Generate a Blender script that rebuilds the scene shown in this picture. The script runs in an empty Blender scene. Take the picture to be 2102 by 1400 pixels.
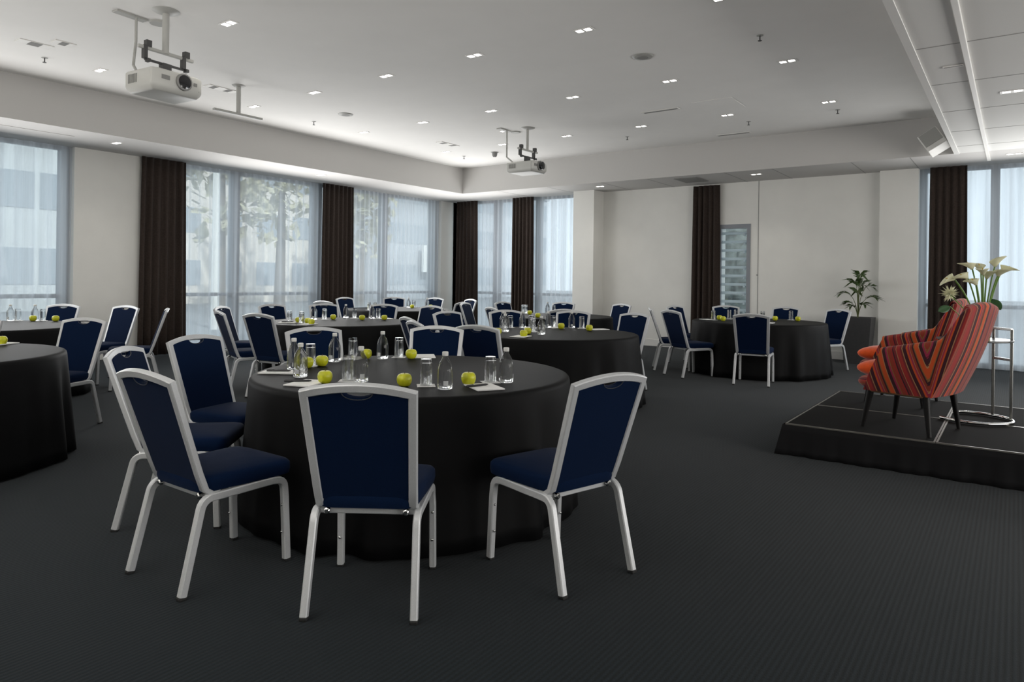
import bpy, bmesh, math, random
from math import sin, cos, pi, radians, sqrt, atan2
from mathutils import Vector, Matrix

rnd = random.Random(7)
scene = bpy.context.scene
col = scene.collection

# ------------------------------------------------------------------ camera, world, lights, exposure
cam_d = bpy.data.cameras.new('camera')
cam = bpy.data.objects.new('camera', cam_d)
col.objects.link(cam)
cam_d.sensor_width = 36.0
cam_d.lens = 1421.66 / 2102 * 36.0
cam_d.shift_y = -(700 - 573.5) / 2102
cam_d.clip_end = 300
YAW, ROLL = 0.6293, 0.0130
cam.location = (0, 0, 1.32)
cam.rotation_euler = (Matrix.Rotation(YAW, 4, 'Z') @ Matrix.Rotation(pi / 2, 4, 'X') @ Matrix.Rotation(ROLL, 4, 'Z')).to_euler()
scene.camera = cam

scene.view_settings.view_transform = 'Standard'
scene.view_settings.look = 'None'
scene.view_settings.gamma = 1.0
scene.view_settings.use_curve_mapping = False
scene.view_settings.exposure = 0.09
scene.cycles.max_bounces = 7
scene.cycles.diffuse_bounces = 4
scene.cycles.glossy_bounces = 3
scene.cycles.transmission_bounces = 6
scene.cycles.transparent_max_bounces = 10
scene.cycles.caustics_reflective = False
scene.cycles.caustics_refractive = False
scene.cycles.sample_clamp_indirect = 4.0

world = bpy.data.worlds.new('sky')
scene.world = world
world.use_nodes = True
wn = world.node_tree
wn.nodes['Background'].inputs['Color'].default_value = (0.90, 0.955, 1.0, 1)
wn.nodes['Background'].inputs['Strength'].default_value = 1.75

XW, YW = -11.38, 13.11          # left and far wall faces
XR, YR, XE = -9.986, 11.80, -0.74   # recess edges
H1, H2 = 3.771, 3.212           # raised ceiling, soffit


def area_light(name, loc, rot, sx, sy, power, color, spread=180):
    l = bpy.data.lights.new(name, 'AREA')
    l.shape = 'RECTANGLE'; l.size = sx; l.size_y = sy; l.energy = power; l.color = color; l.spread = radians(spread)
    o = bpy.data.objects.new(name, l)
    o.location = loc; o.rotation_euler = rot
    col.objects.link(o)
    return o


# sun on the street side, coming from behind the viewer so it only reaches the buildings outside
sun_d = bpy.data.lights.new('sun', 'SUN'); sun_d.energy = 3.0; sun_d.angle = radians(1.5); sun_d.color = (1.0, 0.95, 0.87)
sun = bpy.data.objects.new('sun', sun_d); col.objects.link(sun)
sun.rotation_euler = Vector((-1.0, 0.35, -0.75)).to_track_quat('-Z', 'Y').to_euler()

# area lights strengthening the window daylight, tilted upward for the ceiling; right and rear are added fill
LEFT = (0, radians(-108), 0)      # shines +x
FAR = (radians(-108), 0, 0)       # shines -y
WARM = (1.0, 0.965, 0.93)
NEUT = (1.0, 0.985, 0.965)
area_light('daylight_fill', (XW + 0.75, 2.4, 1.75), LEFT, 1.6, 3.8, 70, NEUT)
area_light('daylight_fill', (XW + 0.75, 7.6, 1.75), LEFT, 1.6, 2.8, 90, NEUT)
area_light('daylight_fill', (XW + 0.75, 11.2, 1.75), LEFT, 1.6, 2.6, 50, NEUT)
area_light('daylight_fill', (-9.3, YW - 0.75, 1.75), FAR, 2.6, 1.6, 50, NEUT)
area_light('daylight_fill', (1.6, YW - 0.75, 1.75), FAR, 4.4, 1.6, 120, NEUT)
area_light('daylight_fill', (6.3, 5.0, 1.50), (0, radians(118), 0), 2.4, 9.0, 300, WARM, 150)  # added fill from the right; this wall has no window
area_light('daylight_fill', (-5.6, -2.9, 1.70), (radians(150), 0, 0), 8.0, 2.0, 215, WARM, 110)  # added uplight brightening the near ceiling; the rear wall has no window
area_light('daylight_fill', (-2.3, -2.9, 1.70), (radians(145), 0, 0), 2.8, 2.0, 125, WARM, 110)  # second added uplight, for the right part of the raised ceiling

# ------------------------------------------------------------------ materials
MATS = {}


def nodes_of(m):
    m.use_nodes = True
    return m.node_tree.nodes, m.node_tree.links


def pbr(name, colr, rough=0.5, metal=0.0, spec=0.5, noise=0.0, nscale=60.0, bump=0.0, bscale=200.0, sheen=0.0, coat=0.0):
    m = bpy.data.materials.new(name)
    n, l = nodes_of(m)
    b = n['Principled BSDF']
    b.inputs['Base Color'].default_value = (*colr, 1)
    b.inputs['Roughness'].default_value = rough
    b.inputs['Metallic'].default_value = metal
    b.inputs['Specular IOR Level'].default_value = spec
    if sheen:
        b.inputs['Sheen Weight'].default_value = sheen
        b.inputs['Sheen Roughness'].default_value = 0.4
    if coat:
        b.inputs['Coat Weight'].default_value = coat
    if noise or bump:
        tc = n.new('ShaderNodeTexCoord')
    if noise:
        t = n.new('ShaderNodeTexNoise'); t.inputs['Scale'].default_value = nscale; t.inputs['Detail'].default_value = 4
        l.new(tc.outputs['Object'], t.inputs['Vector'])
        r = n.new('ShaderNodeValToRGB')
        r.color_ramp.elements[0].position = 0.3; r.color_ramp.elements[1].position = 0.7
        r.color_ramp.elements[0].color = (*[c * (1 - noise) for c in colr], 1)
        r.color_ramp.elements[1].color = (*[min(1, c * (1 + noise)) for c in colr], 1)
        l.new(t.outputs['Fac'], r.inputs['Fac']); l.new(r.outputs['Color'], b.inputs['Base Color'])
    if bump:
        t2 = n.new('ShaderNodeTexNoise'); t2.inputs['Scale'].default_value = bscale; t2.inputs['Detail'].default_value = 2
        l.new(tc.outputs['Object'], t2.inputs['Vector'])
        bp = n.new('ShaderNodeBump'); bp.inputs['Strength'].default_value = bump; bp.inputs['Distance'].default_value = 0.004
        l.new(t2.outputs['Fac'], bp.inputs['Height']); l.new(bp.outputs['Normal'], b.inputs['Normal'])
    MATS[name] = m
    return m


def emit(name, colr, strength):
    m = bpy.data.materials.new(name)
    n, l = nodes_of(m)
    n.remove(n['Principled BSDF'])
    e = n.new('ShaderNodeEmission'); e.inputs['Color'].default_value = (*colr, 1); e.inputs['Strength'].default_value = strength
    l.new(e.outputs['Emission'], n['Material Output'].inputs['Surface'])
    MATS[name] = m
    return m


pbr('wall_paint', (0.79, 0.785, 0.75), 0.85, noise=0.02, nscale=3.0)
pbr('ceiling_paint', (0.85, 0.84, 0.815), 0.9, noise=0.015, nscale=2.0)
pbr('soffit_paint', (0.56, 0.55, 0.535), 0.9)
pbr('tile_white', (0.72, 0.72, 0.70), 0.9, noise=0.04, nscale=250)
pbr('trim_white', (0.78, 0.77, 0.74), 0.5)
pbr('seam_grey', (0.30, 0.30, 0.29), 0.8)
pbr('cloth_black', (0.0040, 0.0041, 0.0045), 0.60, spec=0.12, noise=0.25, nscale=500, bump=0.12, bscale=900)
pbr('chair_metal', (0.58, 0.595, 0.61), 0.40, metal=0.25, spec=0.5, noise=0.06, nscale=300)
pbr('navy_fabric', (0.0034, 0.0108, 0.036), 0.85, spec=0.04, noise=0.22, nscale=420, bump=0.15, bscale=700, sheen=0.05)
pbr('black_rubber', (0.012, 0.012, 0.012), 0.7)
pbr('chrome', (0.75, 0.75, 0.74), 0.12, metal=1.0)
pbr('chrome_dark', (0.30, 0.30, 0.29), 0.25, metal=1.0)
pbr('drape_brown', (0.040, 0.029, 0.024), 0.85, spec=0.2, noise=0.25, nscale=40, sheen=0.1)
pbr('frame_grey', (0.25, 0.27, 0.30), 0.45)
pbr('stage_carpet', (0.0045, 0.0043, 0.0042), 0.9, spec=0.12, noise=0.4, nscale=220, bump=0.2, bscale=400)
pbr('stage_skirt', (0.006, 0.006, 0.007), 0.8, spec=0.2)
pbr('edge_metal', (0.24, 0.23, 0.21), 0.4, metal=0.8)
pbr('dark_wood', (0.004, 0.0036, 0.0035), 0.45, spec=0.25)
pbr('orange_velvet', (0.72, 0.085, 0.008), 0.8, spec=0.25, noise=0.12, nscale=30, sheen=0.35)
pbr('apple_green', (0.56, 0.57, 0.020), 0.32, noise=0.2, nscale=22)
pbr('apple_stem', (0.06, 0.035, 0.015), 0.7)
pbr('paper_white', (0.90, 0.90, 0.89), 0.8)
pbr('pen_black', (0.012, 0.012, 0.014), 0.35)
pbr('cap_white', (0.62, 0.62, 0.60), 0.4)
pbr('label_white', (0.55, 0.57, 0.58), 0.6)
pbr('planter_grey', (0.045, 0.045, 0.047), 0.6, noise=0.1, nscale=30)
pbr('soil', (0.02, 0.014, 0.01), 0.95)
pbr('palm_green', (0.045, 0.085, 0.018), 0.45, noise=0.3, nscale=12)
pbr('palm_stem', (0.09, 0.11, 0.03), 0.6)
pbr('leaf_green', (0.02, 0.075, 0.018), 0.4, noise=0.2, nscale=12)
pbr('lily_white', (0.88, 0.87, 0.70), 0.5)
_n, _l = MATS['lily_white'].node_tree.nodes, MATS['lily_white'].node_tree.links
_t = _n.new('ShaderNodeBsdfTranslucent'); _t.inputs['Color'].default_value = (0.92, 0.93, 0.74, 1)
_m = _n.new('ShaderNodeMixShader'); _m.inputs[0].default_value = 0.4
_l.new(_n['Principled BSDF'].outputs[0], _m.inputs[1]); _l.new(_t.outputs[0], _m.inputs[2]); _l.new(_m.outputs[0], _n['Material Output'].inputs['Surface'])
pbr('lily_yellow', (0.65, 0.45, 0.05), 0.6)
pbr('lily_stem', (0.13, 0.25, 0.04), 0.45)
pbr('plate_glass', (0.05, 0.055, 0.055), 0.3)
pbr('projector_white', (0.56, 0.56, 0.53), 0.45)
pbr('projector_grey', (0.24, 0.24, 0.23), 0.5)
pbr('lens_black', (0.01, 0.01, 0.012), 0.08, coat=0.6)
pbr('mount_grey', (0.40, 0.40, 0.38), 0.5)
pbr('mount_dark', (0.05, 0.05, 0.05), 0.5)
pbr('slot_dark', (0.22, 0.22, 0.21), 0.8)
pbr('grille_grey', (0.26, 0.26, 0.25), 0.7)
pbr('louvre_white', (0.60, 0.64, 0.66), 0.5)
pbr('louvre_dark', (0.12, 0.15, 0.16), 0.4)
pbr('facade_pale', (0.65, 0.68, 0.68), 0.9, noise=0.08, nscale=0.6)
pbr('facade_stone', (0.84, 0.77, 0.68), 0.9, noise=0.12, nscale=0.8)
pbr('facade_grey', (0.51, 0.54, 0.57), 0.9, noise=0.08, nscale=0.6)
pbr('facade_window', (0.36, 0.41, 0.45), 0.2)
pbr('billboard_white', (0.95, 0.95, 0.90), 0.8)
pbr('asphalt', (0.28, 0.29, 0.30), 0.9, noise=0.1, nscale=1)
pbr('tree_leaf', (0.55, 0.52, 0.36), 0.9, noise=0.5, nscale=2.5)
pbr('backdrop_dark', (0.13, 0.15, 0.145), 0.9, noise=0.5, nscale=6)
pbr('tree_bark', (0.18, 0.15, 0.12), 0.9)
pbr('pole_white', (0.9, 0.9, 0.85), 0.6)
emit('lamp_glow', (1.0, 0.97, 0.90), 9.0)


def carpet_mat():
    m = bpy.data.materials.new('carpet')
    n, l = nodes_of(m)
    b = n['Principled BSDF']
    tc = n.new('ShaderNodeTexCoord')
    w = n.new('ShaderNodeTexWave'); w.wave_type = 'BANDS'; w.bands_direction = 'X'; w.wave_profile = 'SIN'
    w.inputs['Scale'].default_value = 2 * pi / (20 * 0.021); w.inputs['Distortion'].default_value = 0.25
    w.inputs['Detail'].default_value = 1; w.inputs['Detail Scale'].default_value = 6
    l.new(tc.outputs['Object'], w.inputs['Vector'])
    mp = n.new('ShaderNodeMapping'); mp.inputs['Scale'].default_value = (260, 90, 1)
    l.new(tc.outputs['Object'], mp.inputs['Vector'])
    no = n.new('ShaderNodeTexNoise'); no.inputs['Scale'].default_value = 1.0; no.inputs['Detail'].default_value = 3
    l.new(mp.outputs['Vector'], no.inputs['Vector'])
    mul = n.new('ShaderNodeMath'); mul.operation = 'MULTIPLY_ADD'
    mul.inputs[1].default_value = 0.55
    l.new(w.outputs['Fac'], mul.inputs[0])
    sc = n.new('ShaderNodeMath'); sc.operation = 'MULTIPLY'; sc.inputs[1].default_value = 0.45
    l.new(no.outputs['Fac'], sc.inputs[0]); l.new(sc.outputs[0], mul.inputs[2])
    r = n.new('ShaderNodeValToRGB')
    r.color_ramp.elements[0].position = 0.15; r.color_ramp.elements[0].color = (0.0028, 0.0051, 0.0068, 1)
    r.color_ramp.elements[1].position = 0.85; r.color_ramp.elements[1].color = (0.0082, 0.0145, 0.0194, 1)
    l.new(mul.outputs[0], r.inputs['Fac']); l.new(r.outputs['Color'], b.inputs['Base Color'])
    b.inputs['Roughness'].default_value = 0.9
    b.inputs['Specular IOR Level'].default_value = 0.15
    b.inputs['Sheen Weight'].default_value = 0.07
    bp = n.new('ShaderNodeBump'); bp.inputs['Strength'].default_value = 0.3; bp.inputs['Distance'].default_value = 0.004
    l.new(mul.outputs[0], bp.inputs['Height']); l.new(bp.outputs['Normal'], b.inputs['Normal'])
    MATS['carpet'] = m


def sheer_mat():
    m = bpy.data.materials.new('sheer')
    n, l = nodes_of(m)
    n.remove(n['Principled BSDF'])
    tr = n.new('ShaderNodeBsdfTransparent'); tr.inputs['Color'].default_value = (0.97, 0.98, 1, 1)
    tl = n.new('ShaderNodeBsdfTranslucent'); tl.inputs['Color'].default_value = (0.84, 0.86, 0.89, 1)
    df = n.new('ShaderNodeBsdfDiffuse'); df.inputs['Color'].default_value = (0.80, 0.82, 0.85, 1)
    m1 = n.new('ShaderNodeMixShader'); m1.inputs[0].default_value = 0.35
    l.new(tl.outputs[0], m1.inputs[1]); l.new(df.outputs[0], m1.inputs[2])
    lw = n.new('ShaderNodeLayerWeight'); lw.inputs['Blend'].default_value = 0.35
    ma = n.new('ShaderNodeMath'); ma.operation = 'MULTIPLY_ADD'; ma.inputs[1].default_value = 0.34
    ma.use_clamp = True
    tc = n.new('ShaderNodeTexCoord')
    mp = n.new('ShaderNodeMapping'); mp.inputs['Scale'].default_value = (9.0, 9.0, 0.12)
    l.new(tc.outputs['Object'], mp.inputs['Vector'])
    no = n.new('ShaderNodeTexNoise'); no.inputs['Scale'].default_value = 1.0; no.inputs['Detail'].default_value = 3; no.inputs['Roughness'].default_value = 0.7
    l.new(mp.outputs['Vector'], no.inputs['Vector'])
    mr = n.new('ShaderNodeMapRange'); mr.inputs['From Min'].default_value = 0.3; mr.inputs['From Max'].default_value = 0.7
    mr.inputs['To Min'].default_value = 0.48; mr.inputs['To Max'].default_value = 0.76
    l.new(no.outputs['Fac'], mr.inputs['Value']); l.new(mr.outputs['Result'], ma.inputs[2])
    l.new(lw.outputs['Facing'], ma.inputs[0])
    m2 = n.new('ShaderNodeMixShader')
    l.new(ma.outputs[0], m2.inputs[0]); l.new(tr.outputs[0], m2.inputs[1]); l.new(m1.outputs[0], m2.inputs[2])
    l.new(m2.outputs[0], n['Material Output'].inputs['Surface'])
    MATS['sheer'] = m


def pane_mat(name, tint, gl=0.06):
    m = bpy.data.materials.new(name)
    n, l = nodes_of(m)
    n.remove(n['Principled BSDF'])
    tr = n.new('ShaderNodeBsdfTransparent'); tr.inputs['Color'].default_value = (*tint, 1)
    g = n.new('ShaderNodeBsdfGlossy'); g.inputs['Roughness'].default_value = 0.02
    mx = n.new('ShaderNodeMixShader'); mx.inputs[0].default_value = gl
    l.new(tr.outputs[0], mx.inputs[1]); l.new(g.outputs[0], mx.inputs[2])
    l.new(mx.outputs[0], n['Material Output'].inputs['Surface'])
    MATS[name] = m


def tumbler_mat(name, tint, frac):
    m = bpy.data.materials.new(name)
    n, l = nodes_of(m)
    n.remove(n['Principled BSDF'])
    tr = n.new('ShaderNodeBsdfTransparent'); tr.inputs['Color'].default_value = (*tint, 1)
    g = n.new('ShaderNodeBsdfGlass'); g.inputs['IOR'].default_value = 1.42; g.inputs['Roughness'].default_value = 0.0
    g.inputs['Color'].default_value = (*tint, 1)
    mx = n.new('ShaderNodeMixShader'); mx.inputs[0].default_value = frac
    l.new(tr.outputs[0], mx.inputs[1]); l.new(g.outputs[0], mx.inputs[2])
    l.new(mx.outputs[0], n['Material Output'].inputs['Surface'])
    MATS[name] = m


def stripe_mat():
    m = bpy.data.materials.new('stripe_fabric')
    n, l = nodes_of(m)
    b = n['Principled BSDF']
    uv = n.new('ShaderNodeUVMap'); uv.uv_map = 'UVMap'
    sp = n.new('ShaderNodeSeparateXYZ'); l.new(uv.outputs['UV'], sp.inputs[0])
    fr = n.new('ShaderNodeMath'); fr.operation = 'FRACT'; l.new(sp.outputs['X'], fr.inputs[0])
    r = n.new('ShaderNodeValToRGB'); r.color_ramp.interpolation = 'CONSTANT'
    RED = (0.31, 0.022, 0.020); ORG = (0.54, 0.075, 0.014); DRK = (0.045, 0.008, 0.014); BEI = (0.38, 0.20, 0.09)
    MAR = (0.17, 0.018, 0.022); MAG = (0.30, 0.02, 0.06); OLV = (0.22, 0.11, 0.035); RST = (0.26, 0.034, 0.016)
    seq = [(0, ORG), (.10, BEI), (.12, DRK), (.20, MAG), (.25, OLV), (.27, RST), (.36, RED), (.40, DRK), (.43, MAR), (.50, BEI), (.515, RED),
           (.61, MAR), (.66, BEI), (.68, DRK), (.77, ORG), (.82, MAG), (.86, BEI), (.875, RST), (.93, DRK), (.97, OLV)]
    els = r.color_ramp.elements
    els[0].position = 0; els[0].color = (*seq[0][1], 1)
    els[1].position = seq[1][0]; els[1].color = (*seq[1][1], 1)
    for p, c in seq[2:]:
        e = els.new(p); e.color = (*c, 1)
    l.new(fr.outputs[0], r.inputs['Fac']); l.new(r.outputs['Color'], b.inputs['Base Color'])
    b.inputs['Roughness'].default_value = 0.8; b.inputs['Specular IOR Level'].default_value = 0.25
    b.inputs['Sheen Weight'].default_value = 0.2
    MATS['stripe_fabric'] = m


carpet_mat(); sheer_mat(); stripe_mat()
pane_mat('window_glass', (0.90, 0.95, 0.97))


def frosted_mat():
    m = bpy.data.materials.new('frosted_louvre')
    n, l = nodes_of(m)
    n.remove(n['Principled BSDF'])
    tl = n.new('ShaderNodeBsdfTranslucent'); tl.inputs['Color'].default_value = (0.80, 0.87, 0.90, 1)
    df = n.new('ShaderNodeBsdfDiffuse'); df.inputs['Color'].default_value = (0.75, 0.80, 0.82, 1)
    mx = n.new('ShaderNodeMixShader'); mx.inputs[0].default_value = 0.35
    l.new(tl.outputs[0], mx.inputs[1]); l.new(df.outputs[0], mx.inputs[2]); l.new(mx.outputs[0], n['Material Output'].inputs['Surface'])
    MATS['frosted_louvre'] = m


frosted_mat()
tumbler_mat('bottle_glass', (0.985, 0.99, 0.99), 0.5)
tumbler_mat('vase_glass', (0.46, 0.47, 0.16), 0.5)

# ------------------------------------------------------------------ mesh helpers


class MB:
    def __init__(s):
        s.v, s.f, s.uv = [], [], {}

    def add(s, vs, fs):
        o = len(s.v)
        s.v += [tuple(v) for v in vs]
        s.f += [tuple(i + o for i in f) for f in fs]
        return o

    def box(s, c, d, rz=0.0, M=None):
        hx, hy, hz = d[0] / 2, d[1] / 2, d[2] / 2
        vs = [Vector((x, y, z)) for x in (-hx, hx) for y in (-hy, hy) for z in (-hz, hz)]
        R = (M if M is not None else Matrix.Rotation(rz, 3, 'Z'))
        vs = [R @ v + Vector(c) for v in vs]
        s.add(vs, [(0, 1, 3, 2), (4, 6, 7, 5), (0, 4, 5, 1), (2, 3, 7, 6), (0, 2, 6, 4), (1, 5, 7, 3)])

    def bb(s, lo, hi):
        s.box([(a + b) / 2 for a, b in zip(lo, hi)], [abs(b - a) for a, b in zip(lo, hi)])

    def sweep(s, pts, side, a, b, rnd_=0.3, closed=False):
        """rectangular tube with softened corners; a along 'side', b across it"""
        pts = [Vector(p) for p in pts]; n = len(pts); side = Vector(side).normalized()
        ca, cb = a / 2, b / 2; r = min(ca, cb) * rnd_
        sec = [(ca, cb - r), (ca - r, cb), (-ca + r, cb), (-ca, cb - r), (-ca, -cb + r), (-ca + r, -cb), (ca - r, -cb), (ca, -cb + r)]
        vs = []
        for i, p in enumerate(pts):
            if closed:
                d0 = (p - pts[i - 1]).normalized(); d1 = (pts[(i + 1) % n] - p).normalized()
            else:
                d0 = (p - pts[max(i - 1, 0)]) if i > 0 else (pts[1] - p)
                d1 = (pts[min(i + 1, n - 1)] - p) if i < n - 1 else (p - pts[i - 1])
                d0.normalize(); d1.normalize()
            t = (d0 + d1)
            t = t.normalized() if t.length > 1e-6 else d0
            k = max(0.35, t.dot(d0))
            o = t.cross(side).normalized()
            for x, y in sec:
                vs.append(p + side * x + o * (y / k))
        fs = []
        m = n if closed else n - 1
        for i in range(m):
            for j in range(8):
                j2 = (j + 1) % 8; i2 = (i + 1) % n
                fs.append((i * 8 + j, i * 8 + j2, i2 * 8 + j2, i2 * 8 + j))
        if not closed:
            fs.append(tuple(range(7, -1, -1)))
            fs.append(tuple(range((n - 1) * 8, n * 8)))
        s.add(vs, fs)

    def tube(s, pts, rad, seg=8, cap=True):
        pts = [Vector(p) for p in pts]; n = len(pts)
        rads = rad if isinstance(rad, (list, tuple)) else [rad] * n
        up = Vector((0, 0, 1)); vs = []
        prev = None
        for i, p in enumerate(pts):
            t = (pts[min(i + 1, n - 1)] - pts[max(i - 1, 0)]).normalized()
            if prev is None:
                x = t.cross(up)
                if x.length < 1e-3: x = t.cross(Vector((0, 1, 0)))
            else:
                x = prev - t * prev.dot(t)
            x.normalize(); prev = x
            y = t.cross(x)
            for j in range(seg):
                a = 2 * pi * j / seg
                vs.append(p + (x * cos(a) + y * sin(a)) * rads[i])
        fs = [(i * seg + j, i * seg + (j + 1) % seg, (i + 1) * seg + (j + 1) % seg, (i + 1) * seg + j) for i in range(n - 1) for j in range(seg)]
        if cap:
            fs.append(tuple(range(seg - 1, -1, -1))); fs.append(tuple(range((n - 1) * seg, n * seg)))
        s.add(vs, fs)

    def lathe(s, prof, seg=24, c=(0, 0, 0), M=None):
        """prof: (r, z) pairs from bottom to top; r == 0 ends close"""
        vs, idx = [], []
        for r, z in prof:
            if r < 1e-6:
                idx.append([len(vs)]); vs.append(Vector((0, 0, z)))
            else:
                idx.append(list(range(len(vs), len(vs) + seg)))
                vs += [Vector((r * cos(2 * pi * j / seg), r * sin(2 * pi * j / seg), z)) for j in range(seg)]
        fs = []
        for a, b in zip(idx, idx[1:]):
            for j in range(seg):
                j2 = (j + 1) % seg
                if len(a) == 1 and len(b) == 1: continue
                if len(a) == 1: fs.append((a[0], b[j2], b[j]))
                elif len(b) == 1: fs.append((a[j], a[j2], b[0]))
                else: fs.append((a[j], a[j2], b[j2], b[j]))
        if M is not None: vs = [M @ v for v in vs]
        s.add([v + Vector(c) for v in vs], fs)

    def grid(s, P, cu=False, cv=False):
        """P[i][j] points"""
        nu, nv = len(P), len(P[0])
        fs = []
        for i in range(nu if cu else nu - 1):
            for j in range(nv if cv else nv - 1):
                i2, j2 = (i + 1) % nu, (j + 1) % nv
                fs.append((i * nv + j, i2 * nv + j, i2 * nv + j2, i * nv + j2))
        return s.add([p for row in P for p in row], fs)

    def prism(s, poly, f0, f1):
        """poly 2D list, f0/f1 map (x,y)->3D for the two faces"""
        n = len(poly)
        s.add([f0(*p) for p in poly] + [f1(*p) for p in poly],
              [tuple(range(n - 1, -1, -1)), tuple(range(n, 2 * n))] + [(i, (i + 1) % n, n + (i + 1) % n, n + i) for i in range(n)])

    def build(s, name, mat, parent=None, smooth=True, bevel=0.0, angle=40, loc=None, uvfun=None, subsurf=0, weld=False):
        me = bpy.data.meshes.new(name)
        me.from_pydata([tuple(v) for v in s.v], [], s.f)
        bm = bmesh.new(); bm.from_mesh(me)
        if weld: bmesh.ops.remove_doubles(bm, verts=bm.verts, dist=1e-5)
        bmesh.ops.recalc_face_normals(bm, faces=bm.faces)
        bm.to_mesh(me); bm.free()
        if uvfun:
            ul = me.uv_layers.new(name='UVMap')
            for lp in me.loops:
                ul.data[lp.index].uv = uvfun(me.vertices[lp.vertex_index].co, lp.vertex_index)
        for m in (mat if isinstance(mat, (list, tuple)) else [mat]):
            me.materials.append(MATS[m])
        if smooth:
            for p in me.polygons: p.use_smooth = True
            try: me.set_sharp_from_angle(angle=radians(angle))
            except Exception: pass
        o = bpy.data.objects.new(name, me)
        col.objects.link(o)
        if parent: o.parent = parent
        if loc: o.location = loc
        if bevel:
            bv = o.modifiers.new('bevel', 'BEVEL'); bv.width = bevel; bv.segments = 2; bv.limit_method = 'ANGLE'; bv.angle_limit = radians(35)
        if subsurf:
            sb = o.modifiers.new('sub', 'SUBSURF'); sb.levels = subsurf; sb.render_levels = subsurf
        return o


def tag(o, label=None, cat=None, group=None, kind=None):
    if label: o['label'] = label
    if cat: o['category'] = cat
    if group: o['group'] = group
    if kind: o['kind'] = kind
    return o


def empty(name, loc=(0, 0, 0), rz=0.0):
    o = bpy.data.objects.new(name, None)
    o.empty_display_size = 0.1
    o.location = loc; o.rotation_euler = (0, 0, rz)
    col.objects.link(o)
    return o


def dup(o, parent=None):
    c = o.copy(); col.objects.link(c)
    if parent: c.parent = parent
    for ch in list(o.children): dup(ch, c)
    return c


class Maker:
    """first call hands out the prototype, later calls copies"""
    def __init__(s, fn): s.fn, s.p = fn, None

    def __call__(s, loc, rz, label, group=None):
        if s.p is None: s.p = o = s.fn()
        else: o = dup(s.p)
        o.location = loc; o.rotation_euler = (0, 0, rz)
        o['label'] = label
        if group: o['group'] = group
        return o


# ------------------------------------------------------------------ room shell
RX, RY = 6.8, -3.2      # right and rear limits of the room
m = MB(); m.bb((XW - 0.6, RY - 0.2, -0.12), (RX + 0.2, YW + 0.6, 0.0)); tag(m.build('floor', 'carpet', smooth=False), 'dark charcoal ribbed carpet floor', kind='structure')
m = MB(); m.bb((XR - 0.02, RY, H1), (XE + 0.02, YR + 0.02, H1 + 0.1)); tag(m.build('ceiling', 'ceiling_paint', smooth=False), 'white raised ceiling', kind='structure')
# soffits (lower ceiling ring), solid boxes whose inner faces are the bulkheads
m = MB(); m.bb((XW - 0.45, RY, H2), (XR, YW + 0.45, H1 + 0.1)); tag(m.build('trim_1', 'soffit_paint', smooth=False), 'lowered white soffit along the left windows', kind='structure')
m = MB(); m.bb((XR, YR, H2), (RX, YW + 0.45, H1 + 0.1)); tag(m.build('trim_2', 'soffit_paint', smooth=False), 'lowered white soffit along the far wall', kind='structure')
m = MB()
m.bb((XE + 0.06, RY, H2), (RX, YR, H1 + 0.1)); m.bb((XE, RY, H2 - 0.012), (XE + 0.06, YR - 0.002, H1 + 0.1))
tag(m.build('trim_3', 'tile_white', smooth=False), 'lowered white tiled ceiling above the stage', kind='structure')
m = MB()
for y in (-2.35, -1.1, 0.15, 1.40, 2.65, 3.90, 5.15, 6.41, 7.65, 8.90, 10.10, 11.20): m.bb((XE + 0.07, y - 0.006, H2 - 0.002), (RX, y + 0.006, H2 + 0.004))
for x in (0.9, 2.15, 3.4, 4.65): m.bb((x - 0.006, RY, H2 - 0.002), (x + 0.006, YR, H2 + 0.004))
for x in (-9.0, -7.75, -6.5, -5.55, -4.1, -3.3, -2.1, -1.3): m.bb((x - 0.006, YR + 0.02, H2 - 0.002), (x + 0.006, YW, H2 + 0.004))
tag(m.build('trim_4', 'seam_grey', smooth=False), 'thin dark joints between ceiling tiles', kind='structure')
m = MB(); m.bb((-0.372, RY, H2 - 0.022), (-0.328, 12.6, H2 + 0.01)); tag(m.build('trim_5', 'trim_white', smooth=False, bevel=0.004), 'white partition track on the tiled ceiling', kind='structure')

# left wall: piers between the window openings
D = 0.45
m = MB()
for y0, y1 in ((4.50, 5.49), (12.66, YW + D), (RY, 0.4)): m.bb((XW - D, y0, 0), (XW, y1, H2))
tag(m.build('wall_left', 'wall_paint', smooth=False), 'white piers between the left windows', kind='structure')
m = MB()
m.bb((XW - D, YW, 0), (XW, YW + D, H2))
m.bb((-7.646, 12.69, 0), (-7.149, YW + D, H2))
m.bb((-7.149, YW, 0), (-4.66, YW + D, H2))
m.bb((-4.66, YW, 2.42), (-4.03, YW + D, H2))
m.bb((-4.03, YW, 0), (-1.86, YW + D, H2))
m.bb((-1.86, 12.97, 0), (-1.30, YW + D, H2))
m.bb((4.0, YW, 0), (RX, YW + D, H2))
tag(m.build('wall_far', 'wall_paint', smooth=False), 'white far wall with two piers', kind='structure')
m = MB(); m.bb((RX, RY, 0), (RX + 0.2, YW + D, H2)); tag(m.build('wall_right', 'wall_paint', smooth=False), 'white right wall', kind='structure')
m = MB(); m.bb((XW - D, RY - 0.2, 0), (RX + 0.2, RY, H1 + 0.1)); tag(m.build('wall_rear', 'wall_paint', smooth=False), 'white rear wall', kind='structure')
m = MB(); m.bb((-3.895, YW - 0.004, 0.1), (-3.883, YW + 0.01, H2)); tag(m.build('trim_6', 'seam_grey', smooth=False), 'thin panel joint on the far wall', kind='structure')
m = MB()
m.bb((-7.135, YW - 0.014, 0), (-4.66, YW + 0.02, 0.14)); m.bb((-4.03, YW - 0.014, 0), (-1.86, YW + 0.02, 0.14))
tag(m.build('baseboard_far', 'trim_white', smooth=False, bevel=0.003), 'low white skirting on the far wall', kind='structure')


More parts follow.
